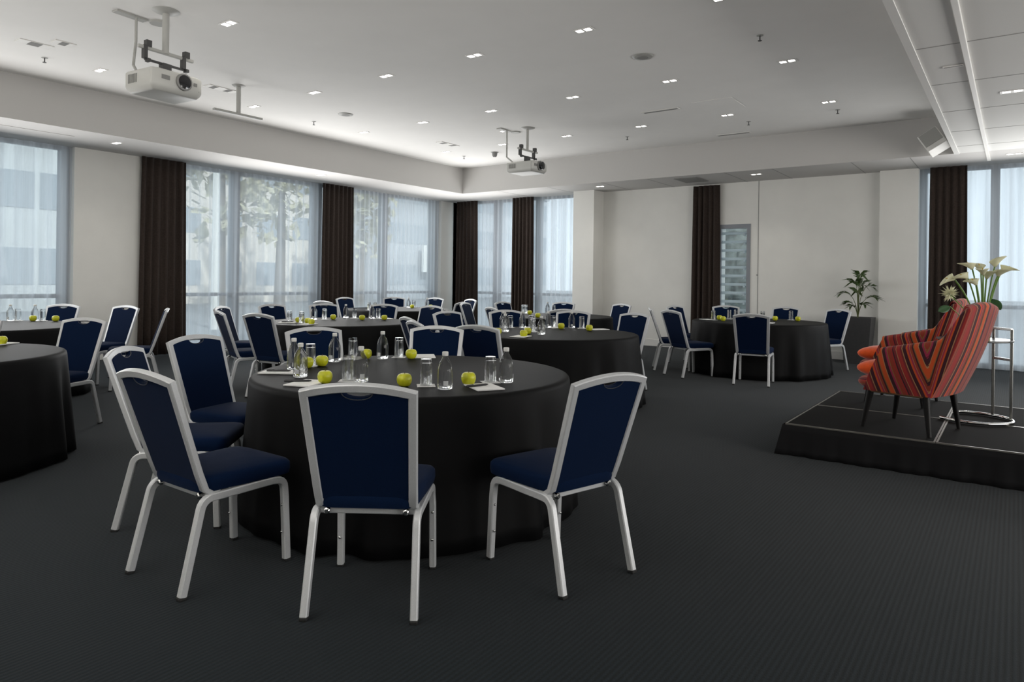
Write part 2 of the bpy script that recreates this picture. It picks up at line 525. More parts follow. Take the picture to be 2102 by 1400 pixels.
# windows: frames and glass a little behind the curtain line
def window(n, axis, a0, a1, mull, label):
    w = empty('window_%d' % n); tag(w, label, 'window', kind='structure')
    g = -0.24
    f = MB()

    def bar(p0, p1, z0, z1, t=0.06):
        if axis == 'x': f.bb((XW + g - t, p0, z0), (XW + g + t, p1, z1))
        else: f.bb((p0, YW - g - t, z0), (p1, YW - g + t, z1))
    bar(a0, a1, 0, 0.09); bar(a0, a1, 0.955, 1.015); bar(a0, a1, H2 - 0.04, H2 + 0.2)
    for c, ww in mull: bar(c - ww / 2, c + ww / 2, 0, H2 + 0.2, 0.08)
    f.build('window_frame', 'frame_grey', w, smooth=False)
    p = MB()
    if axis == 'x': p.bb((XW + g - 0.006, a0, 0.05), (XW + g + 0.006, a1, H2 + 0.1))
    else: p.bb((a0, YW - g - 0.006, 0.05), (a1, YW - g + 0.006, H2 + 0.1))
    p.build('window_pane', 'window_glass', w, smooth=False)


window(1, 'x', 0.4, 4.50, [(1.9, 0.12), (3.2, 0.1), (4.44, 0.10)], 'tall glazed window at the left edge behind sheer curtain')
window(2, 'x', 5.49, 9.5, [(5.55, 0.1), (7.265, 0.14), (9.09, 0.20)], 'tall glazed window between the first two brown drapes')
window(3, 'x', 9.5, 12.66, [(10.96, 0.14), (12.6, 0.1)], 'tall glazed window left of the room corner')
window(4, 'y', XW, -7.646, [(-11.3, 0.1), (-10.15, 0.16), (-8.95, 0.1), (-7.70, 0.08)], 'tall window pair right of the room corner')
window(5, 'y', -1.30, 4.0, [(-1.25, 0.08), (-0.28, 0.12), (1.4, 0.1), (3.95, 0.1)], 'tall bright window at the right edge')

# louvred window in the far wall
w = empty('window_6'); tag(w, 'narrow louvred window with grey frame beside a brown drape', 'window', kind='structure')
f = MB()
x0, x1, z0, z1 = -4.66, -4.03, 0.16, 2.42
for a, b in (((x0, z0), (x0 + 0.07, z1)), ((x1 - 0.07, z0), (x1, z1)), ((x0 + 0.07, z0), (x1 - 0.07, z0 + 0.08)), ((x0 + 0.07, z1 - 0.08), (x1 - 0.07, z1))):
    f.bb((a[0], YW - 0.012, a[1]), (b[0], YW + 0.06, b[1]))
f.build('window_frame', 'frame_grey', w, smooth=False)
p = MB(); p.bb((x0 + 0.05, YW + 0.07, z0), (x1 - 0.05, YW + 0.09, z1)); p.build('window_pane', 'window_glass', w, smooth=False)
k = 0
zz = z1 - 0.17
while zz > z0 + 0.12:
    s_ = MB()
    s_.box(((x0 + x1) / 2, YW + 0.045, zz), (x1 - x0 - 0.15, 0.012, 0.058), M=Matrix.Rotation(radians(-35), 3, 'X'))
    s_.box((x1 - 0.12, YW + 0.025, zz - 0.03), (0.035, 0.02, 0.05))
    s_.build('louvre', 'frosted_louvre', w, smooth=False)
    zz -= 0.162


# ------------------------------------------------------------------ curtains
def curtain(name, axis, a0, a1, off, folds, amp, mat, label, group=None, z0=0.015, z1=H2, cat='curtain', spread=0.0, thick=0.0, seed=1):
    r = random.Random(seed)
    nu = int(folds * 8); nz = 9
    ph = [r.uniform(-0.5, 0.5) for _ in range(int(folds) + 2)]
    am = [r.uniform(0.55, 1.15) for _ in range(int(folds) + 2)]
    P = []
    for i in range(nu + 1):
        t = i / nu
        row = []
        for j in range(nz + 1):
            v = j / nz            # 0 top, 1 bottom
            fpos = t * folds
            k0 = int(fpos); fr = fpos - k0
            sm = fr * fr * (3 - 2 * fr)
            pa = ph[k0] * (1 - sm) + ph[k0 + 1] * sm; aa = am[k0] * (1 - sm) + am[k0 + 1] * sm
            d = amp * aa * (0.45 + 0.55 * v ** 0.6) * sin(2 * pi * fpos + pa * (1 + 1.2 * v))
            mid = (a0 + a1) / 2
            a = mid + ((a0 + (a1 - a0) * t) - mid) * (1 + spread * v) + 0.3 * amp * v * sin(2.1 * pi * fpos + 2 * pa)
            z = z1 + (z0 - z1) * v
            row.append((XW + off + d, a, z) if axis == 'x' else (a, YW - off - d, z))
        P.append(row)
    mb = MB(); mb.grid(P)
    o = mb.build(name, mat, angle=180)
    if thick:
        so = o.modifiers.new('thickness', 'SOLIDIFY'); so.thickness = thick
    tag(o, label, cat, group)
    return o


SG = 'sheer curtains over the windows'
curtain('sheer_curtain', 'x', 0.3, 4.50, -0.07, 21, 0.035, 'sheer', 'pale sheer curtain at the left edge of the picture', SG, cat='sheer curtain', seed=3)
curtain('sheer_curtain', 'x', 6.05, 9.12, -0.07, 17, 0.034, 'sheer', 'sheer curtain between the two leftmost brown drapes', SG, cat='sheer curtain', seed=4)
curtain('sheer_curtain', 'x', 9.72, 12.68, -0.07, 24, 0.030, 'sheer', 'sheer curtain left of the corner, glowing panel behind it', SG, cat='sheer curtain', seed=5)
curtain('sheer_curtain', 'y', -10.85, -9.40, -0.05, 12, 0.028, 'sheer', 'narrow sheer curtain between the two corner drapes', SG, cat='sheer curtain', seed=6)
curtain('sheer_curtain', 'y', -9.0, -7.62, -0.05, 11, 0.028, 'sheer', 'narrow sheer curtain left of the far wall pier', SG, cat='sheer curtain', seed=7)
curtain('sheer_curtain', 'y', -1.30, 4.1, -0.06, 24, 0.036, 'sheer', 'bright sheer curtain at the right edge behind the armchairs', SG, cat='sheer curtain', seed=8)
DG = 'brown floor length drapes'
curtain('brown_drape', 'x', 5.45, 6.18, 0.075, 6, 0.045, 'drape_brown', 'dark brown drape right of the white pier, widest at left', DG, spread=0.10, thick=0.006, seed=11)
curtain('brown_drape', 'x', 9.02, 9.82, 0.075, 7, 0.045, 'drape_brown', 'dark brown drape between the two wide left windows', DG, spread=0.05, thick=0.006, seed=12)
curtain('brown_drape', 'y', -11.20, -10.55, 0.075, 6, 0.045, 'drape_brown', 'dark brown drape hanging in the room corner', DG, spread=0.06, thick=0.006, seed=13)
curtain('brown_drape', 'y', -9.50, -8.90, 0.075, 6, 0.045, 'drape_brown', 'dark brown drape between the two narrow corner windows', DG, spread=0.05, thick=0.006, seed=14)
curtain('brown_drape', 'y', -5.12, -4.60, 0.075, 5, 0.045, 'drape_brown', 'dark brown drape beside the louvred window', DG, spread=0.10, thick=0.006, z1=H2 - 0.03, seed=15)
curtain('brown_drape', 'y', -1.14, -0.64, 0.075, 5, 0.050, 'drape_brown', 'dark brown drape behind the armchairs', DG, spread=0.05, thick=0.006, seed=16)


# ------------------------------------------------------------------ banquet chair (faces local +y)
def make_chair():
    root = empty('banquet_chair'); tag(root, None, 'chair')
    R_ = 0.385
    hw = 0.205
    seat = MB()
    rows = []
    for zf, ins in ((0.403, 0.014), (0.406, 0.000), (0.425, -0.004), (0.454, -0.003), (0.466, 0.006), (0.472, 0.022), (0.478, 0.07), (0.482, 0.15)):
        ring = []
        for j in range(36):
            a = 2 * pi * j / 36
            c, s2 = cos(a), sin(a)
            e = 2 / 8.0
            px = abs(c) ** e * (1 if c >= 0 else -1); py = abs(s2) ** e * (1 if s2 >= 0 else -1)
            y = py * (0.225 - ins) + 0.015
            wx = (0.208 + 0.012 * (y / 0.2)) - ins
            ring.append((px * wx, y, zf))
        rows.append(ring)
    o0 = seat.grid(rows, cv=True)
    n = len(rows)
    seat.f.append(tuple(range(35, -1, -1))); seat.f.append(tuple((n - 1) * 36 + j for j in range(36)))
    seat.build('seat', 'navy_fabric', root, angle=60)
    # side rails and cross bars under the seat
    fr = MB()
    for s in (-1, 1):
        fr.sweep([(s * hw, 0.135, R_ + 0.003), (s * hw, -0.15, R_)], (1, 0, 0), 0.028, 0.033)
    fr.sweep([(-hw, 0.14, R_), (hw, 0.14, R_)], (0, 0, 1), 0.022, 0.022)
    fr.sweep([(-hw, -0.17, R_), (hw, -0.17, R_)], (0, 0, 1), 0.022, 0.022)
    fr.build('seat_frame', 'chair_metal', root)

    def arc(c, r, a0, a1, k=5):
        return [(c[0] + r * cos(a0 + (a1 - a0) * i / k), c[1] + r * sin(a0 + (a1 - a0) * i / k)) for i in range(k + 1)]
    for s in (-1, 1):
        lg = MB()
        pts = [(s * (hw + 0.006), 0.208, 0.012), (s * (hw + 0.003), 0.196, 0.30)] + [(s * hw, y, z) for y, z in arc((0.150, R_ - 0.044), 0.044, radians(0), radians(90))] + [(s * hw, 0.13, R_ + 0.003)]
        lg.sweep(pts, (1, 0, 0), 0.029, 0.033)
        l1 = lg.build('leg', 'chair_metal', root)
        c = MB(); c.box((s * (hw + 0.006), 0.2085, 0.007), (0.029, 0.033, 0.014)); c.build('foot_cap', 'black_rubber', l1, bevel=0.003)
        for zz in (0.14, 0.265):
            st = MB()
            st.lathe([(0, 0), (0.006, 0), (0.006, 0.003), (0.003, 0.0055), (0, 0.006)], 8, (s * (hw + 0.005), 0.2 - 0.018, zz), Matrix.Rotation(pi / 2, 3, 'X'))
            st.build('stacking_stud', 'chrome', l1)
        lg = MB()
        a1 = radians(90 + 78)
        pts = [(s * hw, -0.145, R_)] + [(s * hw, y, z) for y, z in arc((-0.165, R_ - 0.05), 0.05, radians(90), a1)] + [(s * (hw + 0.008), -0.295, 0.012)]
        lg.sweep(pts, (1, 0, 0), 0.029, 0.033)
        l2 = lg.build('leg', 'chair_metal', root)
        c = MB(); c.box((s * (hw + 0.008), -0.2965, 0.007), (0.029, 0.033, 0.014)); c.build('foot_cap', 'black_rubber', l2, bevel=0.003)
    # back frame: uprights and arched top rail in a leaning plane
    B0 = Vector((0, -0.185, R_ + 0.012)); B1 = Vector((0, -0.350, 0.893))
    up = (B1 - B0).normalized(); nrm = Vector((1, 0, 0)).cross(up).normalized()   # points forward-ish
    if nrm.y < 0: nrm = -nrm
    L = (B1 - B0).length

    def bp(x, h, d=0.0):
        q = B0 + up * h + nrm * d
        return Vector((x, q.y, q.z - 0.0))
    hb, ht = 0.186, 0.208

    def halfw(h): return hb + (ht - hb) * min(1, h / L)

    def arch(x): return L - 0.012 + 0.034 * (1 - (x / ht) ** 2)
    fb = MB()
    left = [bp(-hb, -0.012, 0.05), bp(-hb, -0.004, 0.022), bp(-hb, 0.02, 0.004)] + [bp(-halfw(h), h) for h in (0.10, 0.25, L - 0.012)]
    top = [bp(x, arch(x), -0.014 * (1 - (x / ht) ** 2)) for x in [ht * t / 6 for t in range(-5, 6)]]
    right = [Vector((-p.x, p.y, p.z)) for p in reversed(left)]
    fb.sweep(left + top + right, nrm, 0.028, 0.034, 0.3)
    fb.build('back_frame', 'chair_metal', root, angle=35)
    # upholstered back panel with hand-hold notch
    poly = []
    for h in (0.045, 0.2, L - 0.03): poly.append((halfw(h) - 0.012, h))
    for t in range(5, -6, -1):
        x = (ht - 0.014) * t / 5.0
        if abs(x) > 0.062: poly.append((x, arch(x) - 0.013))
        elif t in (1, 0, -1) and t == 0:
            for q in range(0, 9):
                a = pi * q / 8
                xx = 0.058 * cos(a)
                poly.append((xx, arch(xx) - 0.013 - 0.032 * sin(a)))
    for h in (L - 0.03, 0.2, 0.045): poly.append((-(halfw(h) - 0.012), h))
    bk = MB()

    def bow(x, h): return -0.012 * (1 - (x / ht) ** 2) * (h / L)
    bk.prism(poly, lambda x, h: bp(x, h, -0.008 + bow(x, h)), lambda x, h: bp(x, h, 0.020 + bow(x, h)))
    bk.build('backrest', 'navy_fabric', root, smooth=True, bevel=0.006, angle=50)
    hh = MB()
    pts = []
    for q in range(0, 13):
        a = pi * q / 12; xx = 0.060 * cos(a); hv = arch(xx) - 0.016 - 0.034 * sin(a)
        pts.append(bp(xx, hv, 0.006 + bow(xx, hv)))
    hh.sweep(pts, nrm, 0.030, 0.003)
    hh.build('hand_hold', 'mount_dark', root)
    for s in (-1, 1):
        rc = MB()
        rc.lathe([(0, 0), (0.013, 0), (0.013, 0.014), (0.008, 0.018), (0, 0.018)], 10, (s * 0.158, -0.186, R_ + 0.004), Matrix.Rotation(pi / 2, 3, 'X'))
        rc.build('frame_bolt', 'chrome', root)
    return root


chair = Maker(make_chair)
CHAIRS = {
 'A': (-2.942, 1.788, 0.008, 'navy chair left of the foreground middle chair, back turned, legs fully visible'),
 'B': (-2.191, 2.056, 0.597, 'navy chair in the foreground middle, its back square to the viewer'),
 'C': (-1.735, 2.739, 1.304, 'navy chair right of the nearest round table, leaning to the right'),
 'D': (-3.655, 2.042, -0.826, 'navy chair half hidden behind the left foreground chair'),
 'E': (-3.988, 2.578, -1.326, 'navy chair facing right at the left rim of the nearest table'),
 'F': (-4.102, 3.361, -1.888, 'navy chair behind the bottles on the far left of the nearest table'),
 'G': (-3.699, 3.974, -2.614, 'navy chair facing the viewer behind the nearest table, right beside another chair'),
 'H': (-3.768, 4.982, 0.086, 'navy chair seen from behind, between nearest table and right middle table'),
 'I1': (-4.838, 5.415, -0.442, 'navy chair showing a curved rail, left one of two nearly edge-on'),
 'I2': (-4.360, 4.987, -0.472, 'navy chair showing a curved rail, right one of two nearly edge-on'),
 'J': (-6.841, 7.062, -3.135, 'navy chair facing the viewer right of the left middle table'),
 'K': (-5.176, 6.309, -1.702, 'navy chair facing right at the left rim of the right middle table'),
 'L': (-7.044, 9.009, -1.246, 'slim navy chair facing right, in front of the corner drape'),
 'M': (-8.771, 10.152, 2.782, 'navy chair topmost against the corner drape, facing left'),
 'N': (-9.561, 10.171, -3.05, 'navy chair behind the corner table, handle notch showing before the window'),
 'O': (-8.001, 8.954, 1.791, 'navy chair at the right of the corner table, only its rail showing'),
 'P1': (-7.145, 4.718, -0.316, 'left one of two slanted navy chairs before the tall left window'),
 'P2': (-8.010, 5.230, -0.960, 'right one of two slanted navy chairs before the tall left window'),
 'P3': (-6.565, 4.710, 0.159, 'navy chair with its back turned at the near left of the left middle table'),
 'P4': (-8.200, 5.960, -1.540, 'navy chair facing right before the tall left window, handle notch showing'),
 'Q1': (-7.977, 6.558, -1.899, 'navy chair behind bottles on the left middle table, before the brown drape'),
 'Q2': (-10.355, 9.117, -1.533, 'navy chair standing at the right edge of the second brown drape'),
 'Q3': (-9.299, 7.781, 0.073, 'navy chair of which just a rail shows at the foot of the second drape'),
 'Q4': (-7.514, 6.917, -2.734, 'navy chair facing the viewer behind the middle of the left middle table'),
 'N2': (-10.06, 9.84, -2.30, 'navy chair behind the corner table, dark against the third window'),
 'S1': (-6.956, 9.784, -1.599, 'navy chair between the two corner drapes, facing right'),
 'S2': (-5.834, 8.093, -0.516, 'navy chair low before the narrow corner window, back turned'),
 'S4': (-5.282, 8.239, 0.996, 'navy chair with its back turned at the near right of the rear middle table'),
 'S5': (-6.560, 10.296, -3.061, 'navy chair behind the rear middle table, before the narrow right window'),
 'U1': (-4.958, 6.916, -2.192, 'navy chair behind the glasses at the far left of the right middle table'),
 'U2': (-4.496, 7.334, -2.818, 'navy chair behind two apples at the far side of the right middle table'),
 'V1': (-5.597, 10.382, 2.815, 'navy chair standing alone before the blank far wall, right of the pier'),
 'V2': (-3.871, 7.436, 2.961, 'navy chair facing left at the right end of the right middle table'),
 'W1': (-4.135, 9.823, -1.100, 'navy chair seen exactly edge-on at the left of the louvred window table'),
 'W2': (-3.658, 9.408, -0.545, 'navy chair with its back turned, left of the louvred window table'),
 'W3': (-4.167, 10.736, -1.804, 'navy chair mostly hidden behind the chair left of the louvred window table'),
 'W4': (-2.775, 9.256, 0.161, 'navy chair with its back turned square before the louvred window table'),
 'W5': (-3.795, 11.322, -2.624, 'navy chair facing the viewer directly under the louvred window'),
 'W6': (-3.092, 11.565, 3.083, 'navy chair behind the louvred window table, right of the window'),
 'W7': (-2.417, 11.344, 2.632, 'navy chair facing left beside the grey planter'),
 'X1': (-6.588, 2.439, -2.684, 'large navy chair at the far side of the left foreground table'),
 'X2': (-9.059, 3.898, -2.880, 'navy chair before the white pier, left of the first brown drape'),
 'X3': (-8.330, 3.930, 2.680, 'navy chair seen edge-on in front of the first brown drape'),
 'X4': (-9.746, 3.515, -2.578, 'navy chair behind the bottles of the rear left table'),
 'X5': (-7.257, 1.890, -2.587, 'navy chair cut off by the left picture edge, sliver of frame showing'),
}
CG = 'navy banquet chairs around the round tables'
for k_, (x, y, rz, lab) in CHAIRS.items():
    cx, cy = min(((-2.948, 3.053), (-4.054, 6.283), (-7.002, 5.897), (-6.096, 1.366), (-8.921, 2.683), (-3.070, 10.390), (-9.164, 9.044), (-5.929, 9.260)),
                 key=lambda q: (q[0] - x) ** 2 + (q[1] - y) ** 2)
    dd = sqrt((x - cx) ** 2 + (y - cy) ** 2)
    if dd < 1.20: x, y = cx + (x - cx) * 1.20 / dd, cy + (y - cy) * 1.20 / dd      # clear of the hanging cloth
    chair((x, y, 0), rz, lab, CG)

# ------------------------------------------------------------------ round tables and cloths
TABLES = {
 'T1': (-2.948, 3.053, 'nearest round'), 'T2': (-4.054, 6.283, 'right middle round'), 'T3': (-7.002, 5.897, 'left middle round'),
 'T4': (-6.096, 1.366, 'left foreground round'), 'T5': (-8.921, 2.683, 'rear left round'), 'T6': (-3.070, 10.390, 'louvred window round'),
 'T7': (-9.164, 9.044, 'corner round'), 'T8': (-5.929, 9.260, 'rear middle round'),
}
RT = 0.915


def make_table():
    root = empty('banquet_table'); tag(root, None, 'table')
    t = MB(); t.lathe([(0, 0.72), (RT - 0.01, 0.72), (RT - 0.003, 0.727), (RT - 0.003, 0.740), (RT - 0.008, 0.745), (0, 0.745)], 64); t.build('tabletop', 'dark_wood', root)
    for s in (-1, 1):
        g = MB(); g.sweep([(s * 0.45, -0.42, 0.02), (s * 0.45, -0.42, 0.70), (s * 0.45, 0.42, 0.70), (s * 0.45, 0.42, 0.02)], (1, 0, 0), 0.03, 0.03)
        g.build('leg', 'mount_grey', root)
    return root


def make_cloth():
    na, r = 192, random.Random(5)
    hk = [(11, 0.9), (17, 0.8), (23, 0.6), (29, 0.45)]
    phs = [r.uniform(0, 6.28) for _ in hk]

    def wave(a): return sum(w * sin(k * a + p + 0.6 * sin(3 * a + p)) for (k, w), p in zip(hk, phs)) / 1.5
    rows = []
    for rr in (0.02, 0.3, 0.6, 0.8, 0.90): rows.append([(rr * cos(2 * pi * j / na), rr * sin(2 * pi * j / na), 0.752) for j in range(na)])
    for dr, z in ((0.918, 0.7515), (0.930, 0.747), (0.938, 0.738), (0.942, 0.722)):
        rows.append([(dr * cos(2 * pi * j / na), dr * sin(2 * pi * j / na), z) for j in range(na)])
    for k in range(1, 10):
        t = k / 9
        z = 0.722 + (0.012 - 0.722) * t
        row = []
        for j in range(na):
            a = 2 * pi * j / na
            rad = 0.942 + 0.045 * t + 0.026 * (t ** 0.8) * wave(a)
            row.append((rad * cos(a), rad * sin(a), z))
        rows.append(row)
    mb = MB(); mb.grid(rows, cv=True)
    mb.f.append(tuple(range(na)))
    o = mb.build('tablecloth', 'cloth_black', angle=70)
    tag(o, None, 'tablecloth')
    so = o.modifiers.new('thickness', 'SOLIDIFY'); so.thickness = 0.003; so.offset = -1
    return o


table, cloth = Maker(make_table), Maker(make_cloth)
CL = {'T1': 'black floor length cloth on the nearest round table', 'T2': 'black cloth on the large round table right of the middle',
      'T3': 'black cloth on the round table before the second left window', 'T4': 'black cloth on the round table cut by the left picture edge',
      'T5': 'black cloth on the rear round table beside the left window', 'T6': 'black cloth on the round table below the louvred window',
      'T7': 'black cloth on the farthest round table in the room corner', 'T8': 'black cloth on the round table before the two corner drapes'}
for i, (k_, (x, y, nm)) in enumerate(TABLES.items()):
    table((x, y, 0), 0.3 * i, 'table under the ' + CL[k_], 'round banquet tables')
    cloth((x, y, 0), 0.7 * i, CL[k_], 'black round tablecloths')

ZT = 0.7535


# ------------------------------------------------------------------ table settings
def make_bottle():
    b = MB()
    out = [(0.0, 0.001), (0.034, 0.001), (0.0395, 0.006), (0.0402, 0.03), (0.0402, 0.090), (0.0385, 0.108), (0.031, 0.132), (0.021, 0.150), (0.0145, 0.161), (0.0138, 0.178), (0, 0.178)]
    b.lathe(out, 24)
    o = b.build('water_bottle', 'bottle_glass', angle=60); tag(o, None, 'bottle')
    c = MB(); c.lathe([(0.0, 0.171), (0.0150, 0.171), (0.0155, 0.173), (0.0155, 0.189), (0.014, 0.192), (0, 0.192)], 20); c.build('cap', 'cap_white', o)
    c = MB()
    P = [[(0.0409 * cos(a), 0.0409 * sin(a), z) for z in (0.022, 0.047)] for a in [radians(-100 + 7 * i) for i in range(6)]]
    c.grid(P); lb = c.build('label', 'label_white', o)
    return o


def make_glass():
    b = MB()
    # upturned tumbler: thick base at the top
    b.lathe([(0.0310, 0.0), (0.0320, 0.001), (0.0312, 0.125), (0.029, 0.135), (0.0285, 0.139), (0, 0.139), ], 24)
    b.lathe([(0.0310, 0.0), (0.0296, 0.002), (0.0285, 0.105), (0.024, 0.116), (0, 0.118)], 24)
    o = b.build('tumbler_glass', 'bottle_glass', angle=60); tag(o, None, 'glass')
    return o


def make_apple():
    b = MB()
    prof = [(0.0, 0.006), (0.010, 0.003), (0.019, 0.0005), (0.027, 0.006), (0.034, 0.019), (0.0375, 0.036), (0.036, 0.050), (0.030, 0.061), (0.021, 0.0665), (0.012, 0.0665), (0.005, 0.061), (0.0, 0.057)]
    b.lathe(prof, 24)
    o = b.build('green_apple', 'apple_green', angle=180); tag(o, None, 'apple')
    for v in o.data.vertices:      # five soft lobes
        a = atan2(v.co.y, v.co.x); k = 1 + 0.025 * cos(5 * a)
        v.co.x *= 1.06 * k; v.co.y *= 1.06 * k
    s = MB(); s.tube([(0, 0, 0.056), (0.001, 0, 0.066), (0.004, 0.001, 0.076)], [0.0015, 0.0013, 0.0017], 6); s.build('stem', 'apple_stem', o)
    return o


def make_pad():
    b = MB(); b.box((0, 0, 0.004), (0.148, 0.21, 0.006))
    o = b.build('notepad', 'paper_white', smooth=False); tag(o, None, 'notepad')
    return o


def make_pen():
    b = MB(); b.tube([(0, -0.07, 0), (0, 0.055, 0), (0, 0.07, 0)], [0.0055, 0.0055, 0.002], 8)
    o = b.build('ballpoint_pen', 'pen_black'); tag(o, None, 'pen')
    c = MB(); c.box((0, -0.045, 0.006), (0.003, 0.04, 0.003)); c.build('clip', 'pen_black', o)
    return o


def make_coaster():
    b = MB(); b.box((0, 0, 0.001), (0.095, 0.095, 0.0016))
    o = b.build('paper_coaster', 'paper_white', smooth=False); tag(o, None, 'coaster')
    return o


bottle, glass, apple, pad, pen, coaster = map(Maker, (make_bottle, make_glass, make_apple, make_pad, make_pen, make_coaster))


def on(t, x, y, rmax=0.84):
    cx, cy, _ = TABLES[t]
    d = sqrt((x - cx) ** 2 + (y - cy) ** 2)
    if d > rmax: x, y = cx + (x - cx) * rmax / d, cy + (y - cy) * rmax / d
    return x, y


def put(mk, grp, items, dz=0.0, rmax=0.84):
    for t, x, y, rz, lab in items:
        x, y = on(t, x, y, rmax)
        mk((x, y, ZT + dz), rz, lab, grp)


put(bottle, 'clear water bottles on the tables', [
 ('T1', -3.26, 2.46, 0.3, 'water bottle frontmost at the left of the nearest table, apple showing through'),
 ('T1', -3.55, 2.63, 0.9, 'water bottle at the left of the nearest table, behind another bottle'),
 ('T1', -3.68, 3.05, 0.1, 'water bottle before the right post of the chair behind the nearest table'),
 ('T1', -3.57, 3.38, 0.0, 'water bottle at the far side of the nearest table, black cloth behind'),
 ('T1', -2.87, 2.56, 0.9, 'water bottle just behind the foreground middle chair'),
 ('T1', -2.36, 2.67, 0.7, 'water bottle at the front of the nearest table, right of the middle chair'),
 ('T1', -2.26, 3.06, 2.2, 'rightmost water bottle on the nearest table'),
 ('T3', -7.49, 5.86, 0.5, 'water bottle in front of the left chair on the left middle table'),
 ('T3', -7.52, 6.42, 0.5, 'water bottle in the middle of the left middle table'),
 ('T3', -7.17, 6.58, 0.5, 'water bottle at the right of the left middle table'),
 ('T7', -9.44, 9.60, 0.5, 'water bottle on the corner table, left of its two bottles'),
 ('T7', -9.20, 9.86, 0.5, 'water bottle on the corner table beside the notched chair'),
 ('T2', -4.84, 6.48, 0.5, 'leftmost water bottle on the right middle table'),
 ('T2', -4.74, 6.38, 0.5, 'water bottle next to the leftmost one on the right middle table'),
 ('T2', -4.45, 6.00, 0.5, 'water bottle behind apples at the near left of the right middle table'),
 ('T2', -4.66, 6.62, 0.5, 'water bottle before the left far chair of the right middle table'),
 ('T2', -3.95, 5.95, 0.5, 'nearest water bottle on the right middle table, standing on paper'),
 ('T2', -4.46, 6.86, 0.5, 'water bottle at the far middle of the right middle table'),
 ('T2', -4.25, 7.05, 0.5, 'water bottle before the right far chair of the right middle table'),
 ('T8', -6.36, 9.76, 0.5, 'water bottle on the rear middle table'),
 ('T5', -9.63, 3.14, 0.5, 'water bottle at the left of the rear left table'),
 ('T5', -9.46, 3.34, 0.5, 'water bottle on the rear left table, dark chair behind'),
])
GL = [
 ('T1', -3.61, 2.80, 0, 'upturned glass at the left of the nearest table, behind the bottles'),
 ('T1', -3.79, 3.29, 0, 'upturned glass beside the bottle at the far left of the nearest table'),
 ('T1', -3.55, 3.52, 0, 'upturned glass at the far side of the nearest table, beside an apple'),
 ('T1', -2.95, 2.54, 0, 'upturned glass left of the bottle behind the foreground middle chair'),
 ('T1', -2.51, 2.69, 0, 'upturned glass on a coaster at the front of the nearest table'),
 ('T1', -2.33, 3.01, 0, 'rightmost upturned glass on the nearest table'),
 ('T3', -7.22, 5.28, 0, 'leftmost upturned glass on the left middle table'),
 ('T3', -7.05, 5.33, 0, 'second upturned glass from the left on the left middle table'),
 ('T3', -7.43, 5.98, 0, 'upturned glass before the left far chair of the left middle table'),
 ('T3', -7.40, 6.47, 0, 'upturned glass beside the middle bottle of the left middle table'),
 ('T3', -7.11, 6.64, 0, 'rightmost upturned glass on the left middle table'),
 ('T7', -9.39, 9.69, 0, 'upturned glass between the two bottles of the corner table'),
 ('T7', -9.07, 8.26, 0, 'leftmost upturned glass on the corner table'),
 ('T7', -8.98, 8.31, 0, 'upturned glass second from the left on the corner table'),
 ('T2', -4.80, 6.57, 0, 'leftmost upturned glass on the right middle table'),
 ('T2', -4.24, 6.22, 0, 'upturned glass in the middle of the right middle table, behind an apple'),
 ('T2', -4.46, 6.97, 0, 'upturned glass at the far middle of the right middle table'),
 ('T2', -4.13, 7.08, 0, 'rightmost upturned glass on the right middle table'),
 ('T2', -4.65, 6.78, 0, 'upturned glass before the left far chair of the right middle table'),
 ('T8', -6.68, 9.50, 0, 'left one of the bright upturned glasses before the corner drape'),
 ('T8', -6.62, 9.50, 0, 'right one of the bright upturned glasses before the corner drape'),
 ('T8', -6.30, 9.86, 0, 'rightmost upturned glass on the rear middle table'),
 ('T5', -9.58, 3.20, 0, 'upturned glass beside the left bottle on the rear left table'),
 ('T5', -9.36, 3.38, 0, 'upturned glass beside the right bottle on the rear left table'),
 ('T6', -3.64, 10.10, 0, 'leftmost upturned glass on the louvred window table'),
 ('T6', -3.56, 10.57, 0, 'upturned glass second from the left on the louvred window table'),
 ('T6', -3.53, 10.80, 0, 'upturned glass under the louvred window, far side of the table'),
 ('T6', -3.06, 10.58, 0, 'upturned glass right of the front chair on the louvred window table'),
 ('T6', -2.78, 11.08, 0, 'rightmost upturned glass on the louvred window table'),
]
put(coaster, 'white paper coasters under the glasses', [(t, x, y, 0.4 + 0.1 * i, 'paper coaster under ' + lab.replace('upturned ', '').replace(' of the nearest table', ' of nearest table')) for i, (t, x, y, r_, lab) in enumerate(GL)], rmax=0.85)
put(glass, 'upturned glasses on the tables', GL, dz=0.0022, rmax=0.85)
